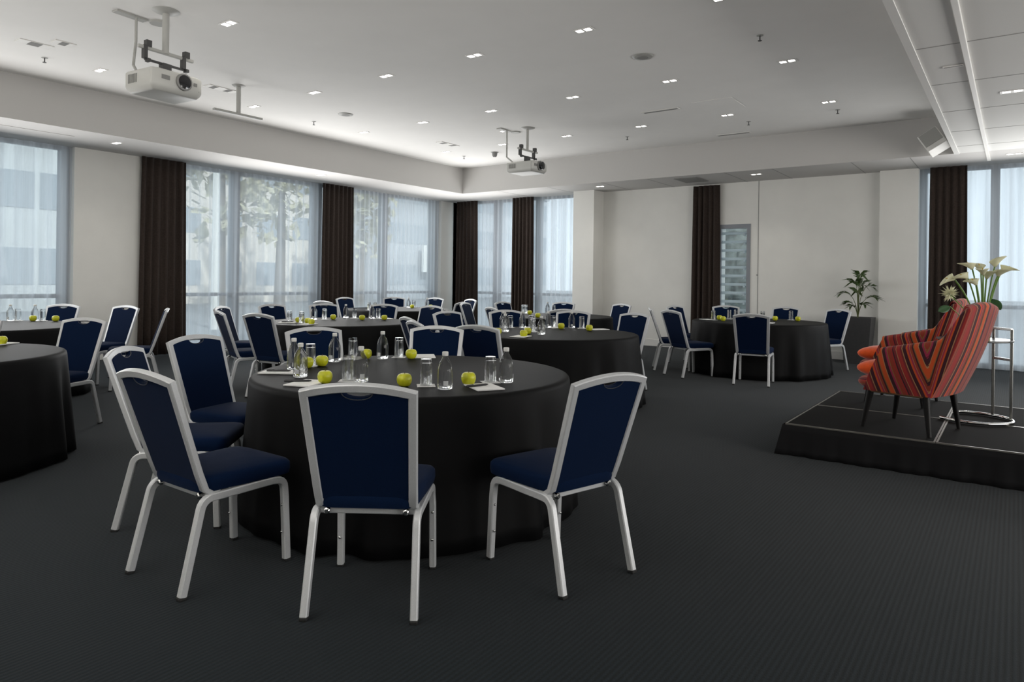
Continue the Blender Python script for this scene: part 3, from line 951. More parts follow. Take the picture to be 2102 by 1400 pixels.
put(apple, 'green apples on the tables', [
 ('T1', -2.97, 2.40, 0.2, 'green apple left of the glass behind the foreground middle chair'),
 ('T1', -3.56, 2.85, 1.2, 'yellowish green apple at the left of the nearest table, beside the glass'),
 ('T1', -3.66, 3.31, 2.2, 'green apple half hidden by a bottle at the far left of the nearest table'),
 ('T1', -3.43, 3.52, 0.6, 'green apple at the far side of the nearest table, before a chair post'),
 ('T1', -2.58, 2.60, 1.6, 'green apple behind the right corner of the foreground middle chair'),
 ('T1', -2.36, 2.86, 2.6, 'rightmost green apple on the nearest table, beside the notepad'),
 ('T1', -3.56, 2.735, 2.0, 'green apple seen through the frontmost bottle of the nearest table'),
 ('T3', -6.76, 5.25, 0.5, 'nearest green apple on the left middle table, on white paper'),
 ('T3', -6.93, 5.33, 0.5, 'green apple just behind the nearest one on the left middle table'),
 ('T3', -7.15, 5.36, 0.5, 'leftmost green apple on the left middle table, beside the glass'),
 ('T3', -7.35, 6.06, 0.5, 'green apple before the left far chair of the left middle table'),
 ('T3', -7.02, 6.27, 0.5, 'green apple in the middle of the left middle table'),
 ('T3', -6.83, 6.49, 0.5, 'rightmost green apple on the left middle table'),
 ('T7', -9.20, 9.45, 0.5, 'middle green apple on the corner table'),
 ('T7', -8.94, 9.68, 0.5, 'rightmost green apple on the corner table'),
 ('T7', -9.10, 8.40, 0.5, 'leftmost green apple on the corner table'),
 ('T2', -4.27, 5.63, 0.5, 'leftmost green apple on the right middle table, beside the turned chair'),
 ('T2', -3.94, 5.62, 0.5, 'nearest green apple on the right middle table, on white paper'),
 ('T2', -4.10, 5.92, 0.5, 'green apple just behind the nearest one on the right middle table'),
 ('T2', -4.26, 6.83, 0.5, 'green apple before the left post of the right far chair'),
 ('T2', -3.87, 6.80, 0.5, 'rightmost green apple on the right middle table'),
 ('T8', -6.35, 9.22, 0.5, 'left green apple of two on the rear middle table'),
 ('T8', -5.79, 8.62, 0.5, 'right green apple of two on the rear middle table'),
 ('T5', -9.39, 3.29, 0.5, 'left green apple on the rear left table'),
 ('T5', -9.18, 3.45, 0.5, 'right green apple on the rear left table, beside the large chair'),
 ('T4', -6.46, 2.05, 0.5, 'green apple cut by the left picture edge'),
 ('T6', -3.61, 10.28, 0.5, 'upper left green apple of a pair on the louvred window table'),
 ('T6', -3.45, 9.98, 0.5, 'lower right green apple of a pair on the louvred window table'),
 ('T6', -2.92, 10.73, 0.5, 'green apple right of the front chair on the louvred window table'),
 ('T6', -2.63, 10.88, 0.5, 'rightmost green apple on the louvred window table'),
], rmax=0.87)
put(pad, 'white notepads on the tables', [
 ('T1', -3.03, 2.33, 0.35, 'white notepad behind the foreground middle chair, pen on it'),
 ('T1', -3.50, 2.50, -1.0, 'white notepad at the left rim of the nearest table'),
 ('T1', -3.76, 3.24, 0.3, 'white notepad at the far left of the nearest table, under the glass'),
 ('T1', -3.46, 3.69, 0.8, 'white notepad at the far side of the nearest table, before the chair'),
 ('T1', -2.24, 2.84, 1.05, 'white notepad with a pen at the right front of the nearest table'),
 ('T3', -7.20, 5.24, -0.9, 'left white notepad on the left middle table'),
 ('T3', -6.79, 5.22, 0.3, 'white notepad under the nearest apple of the left middle table'),
 ('T3', -7.02, 6.70, 1.2, 'white notepad at the right end of the left middle table'),
 ('T2', -3.96, 5.60, 0.2, 'white notepad under the nearest apple of the right middle table'),
 ('T2', -3.89, 7.05, 2.6, 'white notepad at the right far side of the right middle table'),
 ('T2', -4.62, 6.68, 0.9, 'white notepad at the left far side of the right middle table'),
 ('T2', -4.39, 6.92, 0.9, 'white notepad at the far middle of the right middle table'),
 ('T4', -6.52, 2.08, 0.5, 'white notepad on the left foreground table'),
 ('T6', -3.74, 10.12, 0.9, 'white notepad at the left of the louvred window table'),
 ('T6', -2.80, 9.95, 0.1, 'white notepad right of the front chair on the louvred window table'),
], rmax=0.80)
put(pen, 'black pens on the notepads', [
 ('T1', -3.08, 2.31, -0.80, 'black pen on the notepad behind the foreground middle chair'),
 ('T1', -3.50, 2.49, -0.9, 'black pen on the notepad at the left rim of the nearest table'),
 ('T1', -2.26, 2.81, -0.25, 'black pen on the notepad at the right front of the nearest table'),
 ('T3', -7.20, 5.24, -0.6, 'black pen on the left notepad of the left middle table'),
], dz=0.0132, rmax=0.80)

# ------------------------------------------------------------------ stage
ZS = 0.23
SX0, SX1, SY0, SY1 = -1.44, 0.56, 5.60, 7.65
k = 0
for ix, (xa, xb) in enumerate(((SX0, -0.44), (-0.44, SX1))):
    for iy, (ya, yb) in enumerate(((SY0, 6.63), (6.63, SY1))):
        st = empty('stage_deck', ((xa + xb) / 2, (ya + yb) / 2, 0))
        hx, hy = (xb - xa) / 2 - 0.002, (yb - ya) / 2 - 0.002
        d = MB(); d.bb((-hx + 0.012, -hy + 0.012, ZS - 0.05), (hx - 0.012, hy - 0.012, ZS)); d.build('deck_top', 'stage_carpet', st, smooth=False)
        e = MB()
        for a, b in (((-hx, -hy), (hx, -hy + 0.012)), ((-hx, hy - 0.012), (hx, hy)), ((-hx, -hy + 0.012), (-hx + 0.012, hy - 0.012)), ((hx - 0.012, -hy + 0.012), (hx, hy - 0.012))):
            e.bb((a[0], a[1], ZS - 0.05), (b[0], b[1], ZS + 0.003))
        e.build('deck_edge', 'edge_metal', st, smooth=False)
        lg = MB()
        for sx in (-1, 1):
            for sy in (-1, 1): lg.bb((sx * (hx - 0.06) - 0.02, sy * (hy - 0.06) - 0.02, 0), (sx * (hx - 0.06) + 0.02, sy * (hy - 0.06) + 0.02, ZS - 0.05))
        lg.build('leg_frame', 'mount_dark', st, smooth=False)
        tag(st, (('front left stage platform under the nearer armchair, black with metal edge', 'rear left stage platform under the farther armchair, black with metal edge'),
                 ('front right stage platform cut by the right picture edge, black top', 'rear right stage platform under the chrome side table, black top'))[ix][iy], 'stage platform', 'black stage platforms')
# skirt hung around the front and left side
sk = MB()
P = []
path = [(SX1, SY0 - 0.012)] + [(SX1 + (SX0 - 0.012 - SX1) * i / 120, SY0 - 0.012) for i in range(1, 121)] + [(SX0 - 0.012, SY0 - 0.012 + (SY1 - SY0) * i / 70) for i in range(1, 71)]
for i, (x, y) in enumerate(path):
    row = []
    for j in range(6):
        t = j / 5
        o = 0.014 * t * (sin(i * 0.9) * 0.5 + sin(i * 0.37 + 1) * 0.6) + 0.045 * t
        if i < 121: row.append((x - (0.045 * t if i == 120 else 0), y - max(o, 0.0), ZS - 0.005 + (0.006 - ZS) * t))
        else: row.append((x - max(o, 0.0), y, ZS - 0.005 + (0.006 - ZS) * t))
    P.append(row)
sk.grid(P)
o = sk.build('stage_skirt', 'stage_skirt', angle=60)
so = o.modifiers.new('thickness', 'SOLIDIFY'); so.thickness = 0.003; so.offset = 1
tag(o, 'black fabric skirt around the low stage', 'stage skirt')


# ------------------------------------------------------------------ striped armchair (faces local +y, origin on the stage between the feet)
def lerp(a, b, t): return a + (b - a) * t


def make_armchair():
    root = empty('striped_armchair'); tag(root, None, 'armchair')
    # U-shaped shell. s in [0,1]: front of left arm -> back -> front of right arm
    N = 56
    per = []

    def base(s):    # bottom outline (x, y), outer
        hx, yf, yb, rc = 0.285, 0.20, -0.27, 0.07
        la = yf - yb; lb = 2 * hx
        tot = 2 * la + lb
        d = s * tot
        if d < la: return (-hx - 0.02 * (1 - d / la), yf - d)
        if d < la + lb: return (-hx + (d - la), yb - 0.03 * sin(pi * (d - la) / lb))
        return (hx + 0.02 * ((d - la - lb) / la), yb + (d - la - lb))

    def topo(s):    # top outline (x, y, z)
        la, lb = 0.47, 0.57; tot = 2 * la + lb
        d = s * tot
        if d < la:
            t = d / la
            return (-0.355 + 0.085 * t * t, lerp(0.06, -0.50, t), arm_z(t))
        if d < la + lb:
            t = (d - la) / lb
            x = lerp(-0.27, 0.27, t)
            return (x, -0.50 - 0.025 * sin(pi * t), 0.912 + 0.03 * sin(pi * t))
        t = 1 - (d - la - lb) / la
        return (0.355 - 0.085 * t * t, lerp(0.06, -0.50, t), arm_z(t))

    def arm_z(t):
        if t < 0.66: return 0.59 + 0.08 * (t / 0.66)
        u = (t - 0.66) / 0.34
        return 0.67 + (0.912 - 0.67) * (u * u * (3 - 2 * u)) ** 0.85
    ZB = 0.285
    svals = [i / N for i in range(N + 1)]
    la_, lb_ = 0.47, 0.57; tot_ = 2 * la_ + lb_
    c1, c2 = la_ / tot_, (la_ + lb_) / tot_

    def seg_uv(s, h, y):
        # the cloth is cut so that side stripes and back stripes meet in a chevron seam low on the rear corner
        d = s * tot_
        if s <= c1 or s >= c2:
            ys, mb_, ks = -0.255, 0.29, 0.40
            if y >= ys: return -(y - lerp(0.18, ks, min(1, max(0, (0.2 - y) / 0.455))) * h) / 0.30
            return (ks / mb_ * (y + mb_ * h - ys) - ys) / 0.30
        return (0.60 + (d - la_)) / 0.42

    def panel(name, s0, s1, n, mat='stripe_fabric'):
        mb = MB(); rows = []; uvs = []
        th = 0.075
        for i in range(n + 1):
            s = lerp(s0, s1, i / n)
            bx, by = base(s); tx, ty, tz = topo(s)
            # inward direction
            cx, cy = 0.0, -0.02
            b = Vector((bx, by, ZB)); t = Vector((tx, ty, tz))
            inn = Vector((cx - (bx + tx) / 2, cy - (by + ty) / 2, 0))
            if s < c1 * 0.98: inn = Vector((1, 0, 0))
            elif s > 1 - c1 * 0.98: inn = Vector((-1, 0, 0))
            elif c1 * 1.15 < s < 1 - c1 * 1.15: inn = Vector((0, 1, 0))
            inn.normalize()
            row, uv = [], []
            H = tz - ZB
            for k in range(20):
                q = k / 19
                bul = 0.022 * sin(pi * q)
                p = b.lerp(t, q) - inn * bul
                row.append(p); uv.append((seg_uv(s, q * H, p.y), q))
            for a in (35, 70, 110, 145):
                a = radians(a)
                p = t + inn * (th / 2 * (1 - cos(a))) + Vector((0, 0, 0.030 * sin(a)))
                row.append(p); uv.append((seg_uv(s, H, t.y), 1))
            ti = t + inn * th; bi = b + inn * (th + 0.02)
            for k in range(5):
                q = k / 4
                row.append(ti.lerp(Vector((bi.x, bi.y, 0.34)), q)); uv.append((seg_uv(s, H * (1 - q), lerp(t.y, b.y, q)), 1 - q))
            rows.append(row); uvs += uv
        mb.grid(rows, cv=True)
        mb.f.append(tuple(range(len(rows[0])))); mb.f.append(tuple(len(rows[0]) * n + i for i in range(len(rows[0]))))
        return mb.build(name, mat, root, angle=50, uvfun=lambda co, i: uvs[i])
    panel('side_panel', 0.0, c1, 44)
    panel('back_panel', c1, c2, 16)
    panel('side_panel', c2, 1.0, 44)
    # seat base
    sb = MB(); sb.box((0, -0.02, 0.300), (0.53, 0.44, 0.07))
    sb.build('seat_base', 'stripe_fabric', root, bevel=0.02, uvfun=lambda co, i: (co.x / 0.30, co.y))
    # seat cushion, rounded, with front nose

    def cushion(name, mat, c, hx, hy, hz, pw, rx=0.0, uvs=False):
        mb = MB(); rows = []
        nz, na = 10, 32
        for i in range(1, nz):
            ph = -pi / 2 + pi * i / nz
            cz = sin(ph); cr = cos(ph)
            cr = cr ** pw
            ring = []
            for j in range(na):
                a = 2 * pi * j / na
                c_, s_ = cos(a), sin(a); e = 0.45
                x = abs(c_) ** e * (1 if c_ >= 0 else -1) * hx * cr; y = abs(s_) ** e * (1 if s_ >= 0 else -1) * hy * cr
                v = Matrix.Rotation(rx, 3, 'X') @ Vector((x, y, cz * hz))
                ring.append(v + Vector(c))
            rows.append(ring)
        mb.grid(rows, cv=True)
        mb.f.append(tuple(range(na - 1, -1, -1))); mb.f.append(tuple((nz - 2) * na + j for j in range(na)))
        return mb
    cu = cushion('seat_cushion', 'stripe_fabric', (0, 0.040, 0.335), 0.262, 0.270, 0.055, 0.35)
    cu.build('seat_cushion', 'stripe_fabric', root, angle=180, uvfun=lambda co, i: ((co.z * 1.3 + co.x * 0.15) / 0.30, co.y))
    for sx, sy in ((-1, 1), (1, 1), (-1, -1), (1, -1)):
        l = MB()
        tx, ty = sx * 0.235, sy * 0.19 - 0.02
        bx, by = sx * 0.265, sy * 0.235 - 0.015
        l.tube([(tx, ty, 0.31), (bx, by, 0.0)], [0.027, 0.014], 12)
        l.build('leg', 'dark_wood', root)
    return root, cushion


def make_chair_only(): return make_armchair()[0]


arm = Maker(make_chair_only)
A1 = (-0.655, 6.07, ZS + 0.003); R1 = 1.287
A2 = (-0.87, 7.36, ZS + 0.003); R2 = 1.45
arm(A1, R1, 'nearer red and orange striped armchair on the stage', 'striped armchairs on the stage')
arm(A2, R2, 'farther red striped armchair half hidden behind the nearer one', 'striped armchairs on the stage')


def make_pillow():
    mb = MB(); rows = []
    nz, na = 12, 36
    for i in range(1, nz):
        ph = -pi / 2 + pi * i / nz
        ring = []
        for j in range(na):
            a = 2 * pi * j / na
            c_, s_ = cos(a), sin(a); e = 0.55
            k = cos(ph) ** 0.75
            ring.append((abs(c_) ** e * (1 if c_ >= 0 else -1) * 0.215 * k, abs(s_) ** e * (1 if s_ >= 0 else -1) * 0.215 * k, 0.075 * sin(ph) * (1 - 0.15 * k)))
        rows.append(ring)
    mb.grid(rows, cv=True)
    mb.f.append(tuple(range(na - 1, -1, -1))); mb.f.append(tuple((nz - 2) * na + j for j in range(na)))
    o = mb.build('throw_cushion', 'orange_velvet', angle=180); tag(o, None, 'cushion')
    return o


pil = Maker(make_pillow)


def loc_on(A, R, x, y, z): return (A[0] + cos(R) * x - sin(R) * y, A[1] + sin(R) * x + cos(R) * y, A[2] + z)


pil(loc_on(A1, R1, 0, 0.128, 0.432), R1, 'plain orange cushion on the seat of the nearer striped armchair', 'orange seat cushions')
pil(loc_on(A2, R2, 0, 0.128, 0.432), R2, 'plain orange cushion on the seat of the farther striped armchair', 'orange seat cushions')

# ------------------------------------------------------------------ chrome side table with vase and lilies
TC = (-0.27, 6.77, ZS + 0.003)
tb = empty('chrome_side_table', TC); tag(tb, 'chrome side table with open ring base behind the armchairs', 'side table')
b = MB(); b.tube([(0.265 * cos(radians(a)), 0.265 * sin(radians(a)), 0.012) for a in range(-145, 126, 9)], 0.012, 10); b.build('ring_base', 'chrome', tb)
posts = [(0.262 * cos(radians(a)), 0.262 * sin(radians(a))) for a in (20, 62)]
for px, py in posts:
    b = MB(); b.sweep([(px, py, 0.018), (px, py, 0.735)], (1, 0, 0), 0.022, 0.022); b.build('post', 'chrome_dark', tb)
b = MB()
for z in (0.735, 0.490): b.sweep([(*posts[0], z), (*posts[1], z)], (0, 0, 1), 0.020, 0.020)
b.build('cross_bar', 'chrome_dark', tb)
b = MB(); b.lathe([(0, 0.640), (0.262, 0.640), (0.265, 0.643), (0.265, 0.652), (0.262, 0.655), (0, 0.655)], 40); b.build('table_plate', 'plate_glass', tb)
VC = (-0.215, 6.78, TC[2] + 0.6555)
b = MB()
b.lathe([(0, 0), (0.055, 0), (0.058, 0.004), (0.062, 0.215), (0.059, 0.215), (0.055, 0.012), (0, 0.012)], 4, M=Matrix.Rotation(0.5, 3, 'Z'))
v = b.build('flower_vase', 'vase_glass', smooth=False, bevel=0.004, loc=VC); tag(v, 'square yellow green glass vase on the chrome side table', 'vase')
b = MB(); b.lathe([(0, 0.013), (0.052, 0.013), (0.055, 0.14), (0, 0.14)], 4, M=Matrix.Rotation(0.5, 3, 'Z')); b.build('water', 'vase_glass', v, smooth=False)


def lily(tip, lean, label, size=1.15):
    """stem from the vase up to tip, spathe opening towards lean"""
    o = empty('calla_lily', (VC[0], VC[1], VC[2] + 0.02)); tag(o, label, 'flower', 'white calla lilies in the vase')
    T = Vector(tip); p0 = Vector((T.x * 0.10, T.y * 0.10, 0.0)); p1 = Vector((T.x * 0.35, T.y * 0.35, T.z * 0.62))
    pts = []
    for i in range(9):
        t = i / 8
        pts.append(p0 * (1 - t) ** 2 + p1 * 2 * t * (1 - t) + T * t * t)
    b = MB(); b.tube(pts, 0.006, 8); b.build('stem', 'lily_stem', o)
    ax = (Vector(lean) * 0.8 + (pts[-1] - pts[-2]).normalized() * 0.6).normalized()
    x = ax.cross(Vector((0, 0, 1)));  x = x.normalized() if x.length > 1e-3 else Vector((1, 0, 0))
    y = x.cross(ax)      # upper side
    P = []
    for i in range(9):
        t = i / 8
        row = []
        for j in range(17):
            a = -pi * 0.97 + 2 * pi * 0.97 * j / 16
            fl = (0.009 + 0.030 * t ** 1.3) * size
            ln = 0.085 * t * (0.62 + 0.38 * cos(a)) * size      # longer on the lower lip
            d = -y * cos(a) * 1.0 + x * sin(a)
            row.append(T + ax * ln + d * fl * (1 + 0.25 * t * cos(a)) + ax * 0.0 + y * (-0.012 * t * t * cos(a)))
        P.append(row)
    b = MB(); b.grid(P); s_ = b.build('spathe', 'lily_white', o, angle=180)
    so = s_.modifiers.new('thickness', 'SOLIDIFY'); so.thickness = 0.0018
    b = MB(); b.tube([T + ax * 0.005, T + ax * 0.045 * size, T + ax * 0.06 * size], [0.005, 0.0045, 0.001], 8); b.build('spadix', 'lily_yellow', o)


LL = [((-0.195, -0.06, 0.460), (-0.8, -0.3, -0.45), 'calla lily drooping farthest to the left over the armchairs'),
      ((-0.105, -0.05, 0.470), (-0.7, -0.3, -0.1), 'calla lily arching left, second from the left of the bunch'),
      ((-0.075, -0.02, 0.545), (-0.6, -0.2, 0.5), 'calla lily high at the left, opening upward'),
      ((-0.045, -0.05, 0.420), (-0.5, -0.6, 0.2), 'calla lily low in the middle of the bunch'),
      ((0.000, -0.06, 0.500), (-0.1, -0.7, 0.4), 'calla lily in the middle front facing the room'),
      ((0.020, 0.02, 0.470), (0.3, -0.5, 0.4), 'calla lily just right of the middle one'),
      ((0.075, 0.02, 0.565), (0.1, -0.2, 0.9), 'tallest calla lily standing upright'),
      ((0.095, -0.02, 0.490), (0.5, -0.3, 0.6), 'calla lily right of the tallest one'),
      ((0.120, 0.02, 0.530), (0.9, 0.0, 0.15), 'calla lily leaning farthest to the right'),
      ((-0.020, 0.05, 0.530), (-0.3, 0.3, 0.7), 'calla lily at the back of the bunch')]
for t, ln, lab in LL: lily(t, ln, lab)
# spiky white bloom and leaves
fo = empty('white_chrysanthemum', (VC[0], VC[1], VC[2] + 0.02)); tag(fo, 'spiky white bloom low at the left over the armchair back', 'flower')
c0 = Vector((-0.225, -0.10, 0.340))
b = MB(); b.tube([(-0.01, -0.01, 0), (-0.06, -0.07, 0.14), c0], 0.004, 6); b.build('stem', 'lily_stem', fo)
b = MB()
r = random.Random(2)
for i in range(70):
    d = Vector((r.gauss(0, 1), r.gauss(0, 1), r.gauss(0.25, 0.8))).normalized()
    sd = d.cross(Vector((0.3, 0.2, 1))).normalized(); L_ = r.uniform(0.055, 0.085)
    b.add([c0 + d * 0.005, c0 + d * L_ * 0.55 + sd * 0.007, c0 + d * L_, c0 + d * L_ * 0.55 - sd * 0.007, c0 + d * L_ * 0.55 + sd.cross(d) * 0.004],
          [(0, 1, 4), (1, 2, 4), (2, 3, 4), (3, 0, 4), (0, 3, 2, 1)])
b.build('petals', 'lily_white', fo, smooth=False)


def broad_leaf(name, base_, tip, w, label):
    o = empty(name, (VC[0], VC[1], VC[2] + 0.02)); tag(o, label, 'leaf', 'dark green leaves in the vase')
    a, t = Vector(base_), Vector(tip); ax = (t - a).normalized(); sd = ax.cross(Vector((0.2, -0.9, 0.3))).normalized(); up = sd.cross(ax)
    b_ = MB(); b_.tube([(0, 0, 0), a * 0.6, a], 0.003, 6); b_.build('stem', 'lily_stem', o)
    P = []
    for i in range(9):
        s = i / 8; ww = w * sin(pi * min(1, s * 0.97 + 0.03)) ** 0.7
        P.append([a.lerp(t, s) + sd * ww * q + up * (-0.12 * w * (1 - q * q)) for q in (-1, -0.5, 0, 0.5, 1)])
    b_ = MB(); b_.grid(P); l_ = b_.build('leaf_blade', 'leaf_green', o, angle=180)
    so_ = l_.modifiers.new('thickness', 'SOLIDIFY'); so_.thickness = 0.0015


broad_leaf('monstera_leaf', (-0.20, -0.42, 0.245), (-0.27, -0.52, 0.205), 0.030, 'round dark green leaf overhanging the nearer armchair back')
broad_leaf('monstera_leaf', (0.05, 0.00, 0.30), (0.12, -0.03, 0.22), 0.04, 'dark green leaf hanging right of the armchair back')

# ------------------------------------------------------------------ planter with palm
PC = (-2.13, 12.74, 0)
pl = empty('tall_planter', PC); tag(pl, 'tall tapered charcoal planter against the far wall', 'planter')
P = []
b = MB()
for h, wd in ((0, 0.175), (0.76, 0.235), (0.765, 0.232), (0.765, 0.205), (0.70, 0.200)):
    P.append([(-wd, -wd, h), (wd, -wd, h), (wd, wd, h), (-wd, wd, h)])
b.grid(P, cv=True); b.f.append((3, 2, 1, 0))
b.build('pot', 'planter_grey', pl, smooth=False)
b = MB(); b.bb((-0.202, -0.202, 0.66), (0.202, 0.202, 0.71)); b.build('soil', 'soil', pl, smooth=False)
pm = empty('kentia_palm', (PC[0], PC[1], 0.71)); tag(pm, 'green potted palm growing from the charcoal planter', 'palm')
r = random.Random(9)
FR = [(-100, 0.30, 0.66, 0.35), (-60, 0.16, 0.78, 0.30), (-160, 0.40, 0.46, 0.32), (20, 0.34, 0.58, 0.34), (60, 0.20, 0.62, 0.30), (-10, 0.44, 0.40, 0.32),
      (170, 0.30, 0.30, 0.26), (-140, 0.20, 0.24, 0.24), (-30, 0.22, 0.28, 0.26), (100, 0.22, 0.50, 0.28)]
for az, out, hgt, fl in FR:
    a = radians(az); dx, dy = cos(a), sin(a); out *= 0.62; fl *= 0.85; hgt *= 0.98
    if dy > 0: dy *= 0.5
    pts = []
    for i in range(9):
        t = i / 8
        pts.append(Vector((dx * out * t ** 1.8, dy * out * t ** 1.8, hgt * sin(t * pi * 0.56) / sin(pi * 0.56) if t < 1 else hgt * 0.985)))
    fr_ = MB(); fr_.tube(pts, [0.007 - 0.0006 * i for i in range(9)], 6)
    st_ = fr_.build('frond_stem', 'palm_stem', pm)
    lf = MB()
    for k in range(10):
        t = 0.62 + 0.38 * k / 9
        i = min(7, int(t * 8)); f_ = t * 8 - i
        p = pts[i].lerp(pts[i + 1], f_); ax = (pts[i + 1] - pts[i]).normalized()
        sd = ax.cross(Vector((0, 0, 1))).normalized()
        for s in (-1, 1):
            d = (sd * s * 0.75 + ax * 0.75 + Vector((0, 0, -0.15 * r.random()))).normalized()
            L_ = fl * (0.85 - 0.35 * abs(k / 9 - 0.4)) * r.uniform(0.75, 1.05)
            n_ = ax.cross(d).normalized(); wv = d.cross(n_).normalized() * 0.014
            q = [p, p + d * L_ * 0.4 + wv + Vector((0, 0, 0.01)), p + d * L_ + Vector((0, 0, -0.06 * L_ / 0.3)), p + d * L_ * 0.4 - wv + Vector((0, 0, 0.01))]
            q = [Vector((v_.x, min(v_.y, 0.33), v_.z)) for v_ in q]
            lf.add(q + [p + d * L_ * 0.4 + Vector((0, 0, 0.004))], [(0, 1, 4), (1, 2, 4), (2, 3, 4), (3, 0, 4)])
    lf.build('frond_leaflets', 'palm_green', st_, smooth=False)


# ------------------------------------------------------------------ ceiling fixtures
def make_light():
    o = empty('ceiling_downlight'); tag(o, None, 'ceiling light')
    f = MB()
    f.bb((-0.100, -0.050, -0.005), (0.100, -0.035, 0.004)); f.bb((-0.100, 0.035, -0.005), (0.100, 0.050, 0.004))
    for x0_, x1_ in ((-0.100, -0.080), (-0.012, 0.012), (0.080, 0.100)): f.bb((x0_, -0.035, -0.005), (x1_, 0.035, 0.004))
    f.build('light_frame', 'trim_white', o, smooth=False)
    for s in (-1, 1):
        b_ = MB(); b_.box((s * 0.046, 0, -0.001), (0.062, 0.062, 0.004)); lens = b_.build('light_lens', 'lamp_glow', o, smooth=False)
    l = bpy.data.lights.new('lamp_light', 'SPOT'); l.energy = 13; l.spot_size = radians(105); l.spot_blend = 0.8; l.color = (1.0, 0.95, 0.86); l.shadow_soft_size = 0.07
    lo = bpy.data.objects.new('lamp_light', l); lo.location = (0, 0, -0.03); col.objects.link(lo); lo.parent = o
    return o


light = Maker(make_light)
ROW = {3.80: 'first row', 5.88: 'second row', 7.96: 'third row', 10.05: 'fourth row'}
XS = [-8.93, -7.57, -6.21, -4.83, -3.45, -2.07]
NTH = ['leftmost', 'second from left', 'third from left', 'fourth from left', 'fifth from left', 'rightmost']
LG = 'twin downlights in the ceiling'
for y, nm in ROW.items():
    for i, x in enumerate(XS):
        if y == 3.80 and x > -6.0: continue
        if y == 3.80 and i == 1: continue
        light((x, y, H1), 0, 'twin square downlight, %s in the %s of the raised ceiling' % (NTH[i], nm), LG)
for x, y, lab in ((-10.50, 4.70, 'twin downlight in the left soffit above the white pier'), (-10.47, 8.31, 'twin downlight in the left soffit above the second drape'),
                  (-6.78, 12.28, 'twin downlight in the far soffit right of the pier'), (-3.69, 12.27, 'twin downlight in the far soffit above the panel joint'),
                  (-0.05, 8.29, 'twin downlight in the tiled ceiling near the right edge'), (-0.04, 12.23, 'twin downlight in the tiled ceiling above the right window'),
                  (-6.85, 9.16, 'twin downlight beside the pole of the far projector')):
    light((x, y, H1 if x == -6.85 else H2), 0, lab, LG)


def vent(name, c, sx, sy, n, label, grp=None, z=H1, cat='vent', rz=0.0):
    o = empty(name, (c[0], c[1], z), rz); tag(o, label, cat, grp)
    b_ = MB(); b_.box((0, 0, -0.003), (sx, sy, 0.010)); b_.build('vent_plate', 'trim_white' if n <= 3 else 'grille_grey', o, smooth=False)
    for i in range(n):
        b_ = MB(); b_.box((0, -sy / 2 + sy * (i + 0.5) / n, -0.008), (sx * 0.92, sy / n * 0.35, 0.003))
        b_.build('vent_slot', 'slot_dark', o, smooth=False)


VG = 'slot vents in the ceiling'
vent('ceiling_vent', (-8.50, 2.96), 0.15, 0.32, 1, 'slot vent in the ceiling at the upper left', VG)
vent('ceiling_vent', (-8.22, 3.13), 0.14, 0.20, 1, 'short slot vent beside the upper left vent', VG)
vent('ceiling_vent', (-8.45, 5.07), 0.15, 0.40, 2, 'slot vent left of the empty ceiling pole', VG)
vent('ceiling_vent', (-8.39, 9.49), 0.14, 0.50, 2, 'slot vent left of the far projector', VG)
vent('ceiling_vent', (-4.15, 9.27), 0.55, 0.12, 1, 'slot vent right of the far projector', VG)
vent('ceiling_vent', (-3.80, 11.38), 0.55, 0.12, 1, 'slot vent close to the far bulkhead', VG)
vent('ceiling_grille', (-4.90, 12.35), 0.44, 0.60, 9, 'grey return air grille in the far soffit above the drape', cat='vent', z=H2)
vent('ceiling_vent', (-0.46, 7.06), 0.15, 0.05, 1, 'small dark slot in the tiled ceiling beside the track', VG, z=H2)
b = MB(); b.box((0, 0, -0.002), (0.55, 0.62, 0.006)); o = b.build('access_hatch', 'ceiling_paint', smooth=False, loc=(-3.35, 9.40, H1)); tag(o, 'flush white access hatch in the raised ceiling', 'hatch')
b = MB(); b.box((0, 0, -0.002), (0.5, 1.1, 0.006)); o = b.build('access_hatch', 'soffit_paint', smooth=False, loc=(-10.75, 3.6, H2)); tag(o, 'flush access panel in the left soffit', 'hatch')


def make_disc():
    b_ = MB(); b_.lathe([(0, -0.016), (0.07, -0.016), (0.105, -0.010), (0.115, 0.0), (0, 0.0)], 28)
    o_ = b_.build('ceiling_speaker', 'mount_grey'); tag(o_, None, 'ceiling speaker')
    c_ = MB(); c_.lathe([(0, -0.018), (0.06, -0.018), (0.06, -0.012), (0, -0.012)], 24); c_.build('speaker_grille', 'grille_grey', o_)
    return o_


disc = Maker(make_disc)
disc((-3.32, 6.93, H1), 0, 'round grey ceiling speaker right of the middle of the ceiling', 'round ceiling speakers')
disc((-8.18, 6.93, H1), 0, 'round grey ceiling speaker above the left middle table', 'round ceiling speakers')


def make_sprinkler():
    b_ = MB(); b_.lathe([(0, -0.004), (0.032, -0.004), (0.034, 0), (0, 0)], 16)
    o_ = b_.build('fire_sprinkler', 'mount_grey'); tag(o_, None, 'sprinkler')
    c_ = MB(); c_.lathe([(0, -0.055), (0.020, -0.055), (0.020, -0.051), (0.006, -0.048), (0.006, -0.004), (0, -0.004)], 10); c_.build('sprinkler_head', 'mount_dark', o_)
    return o_


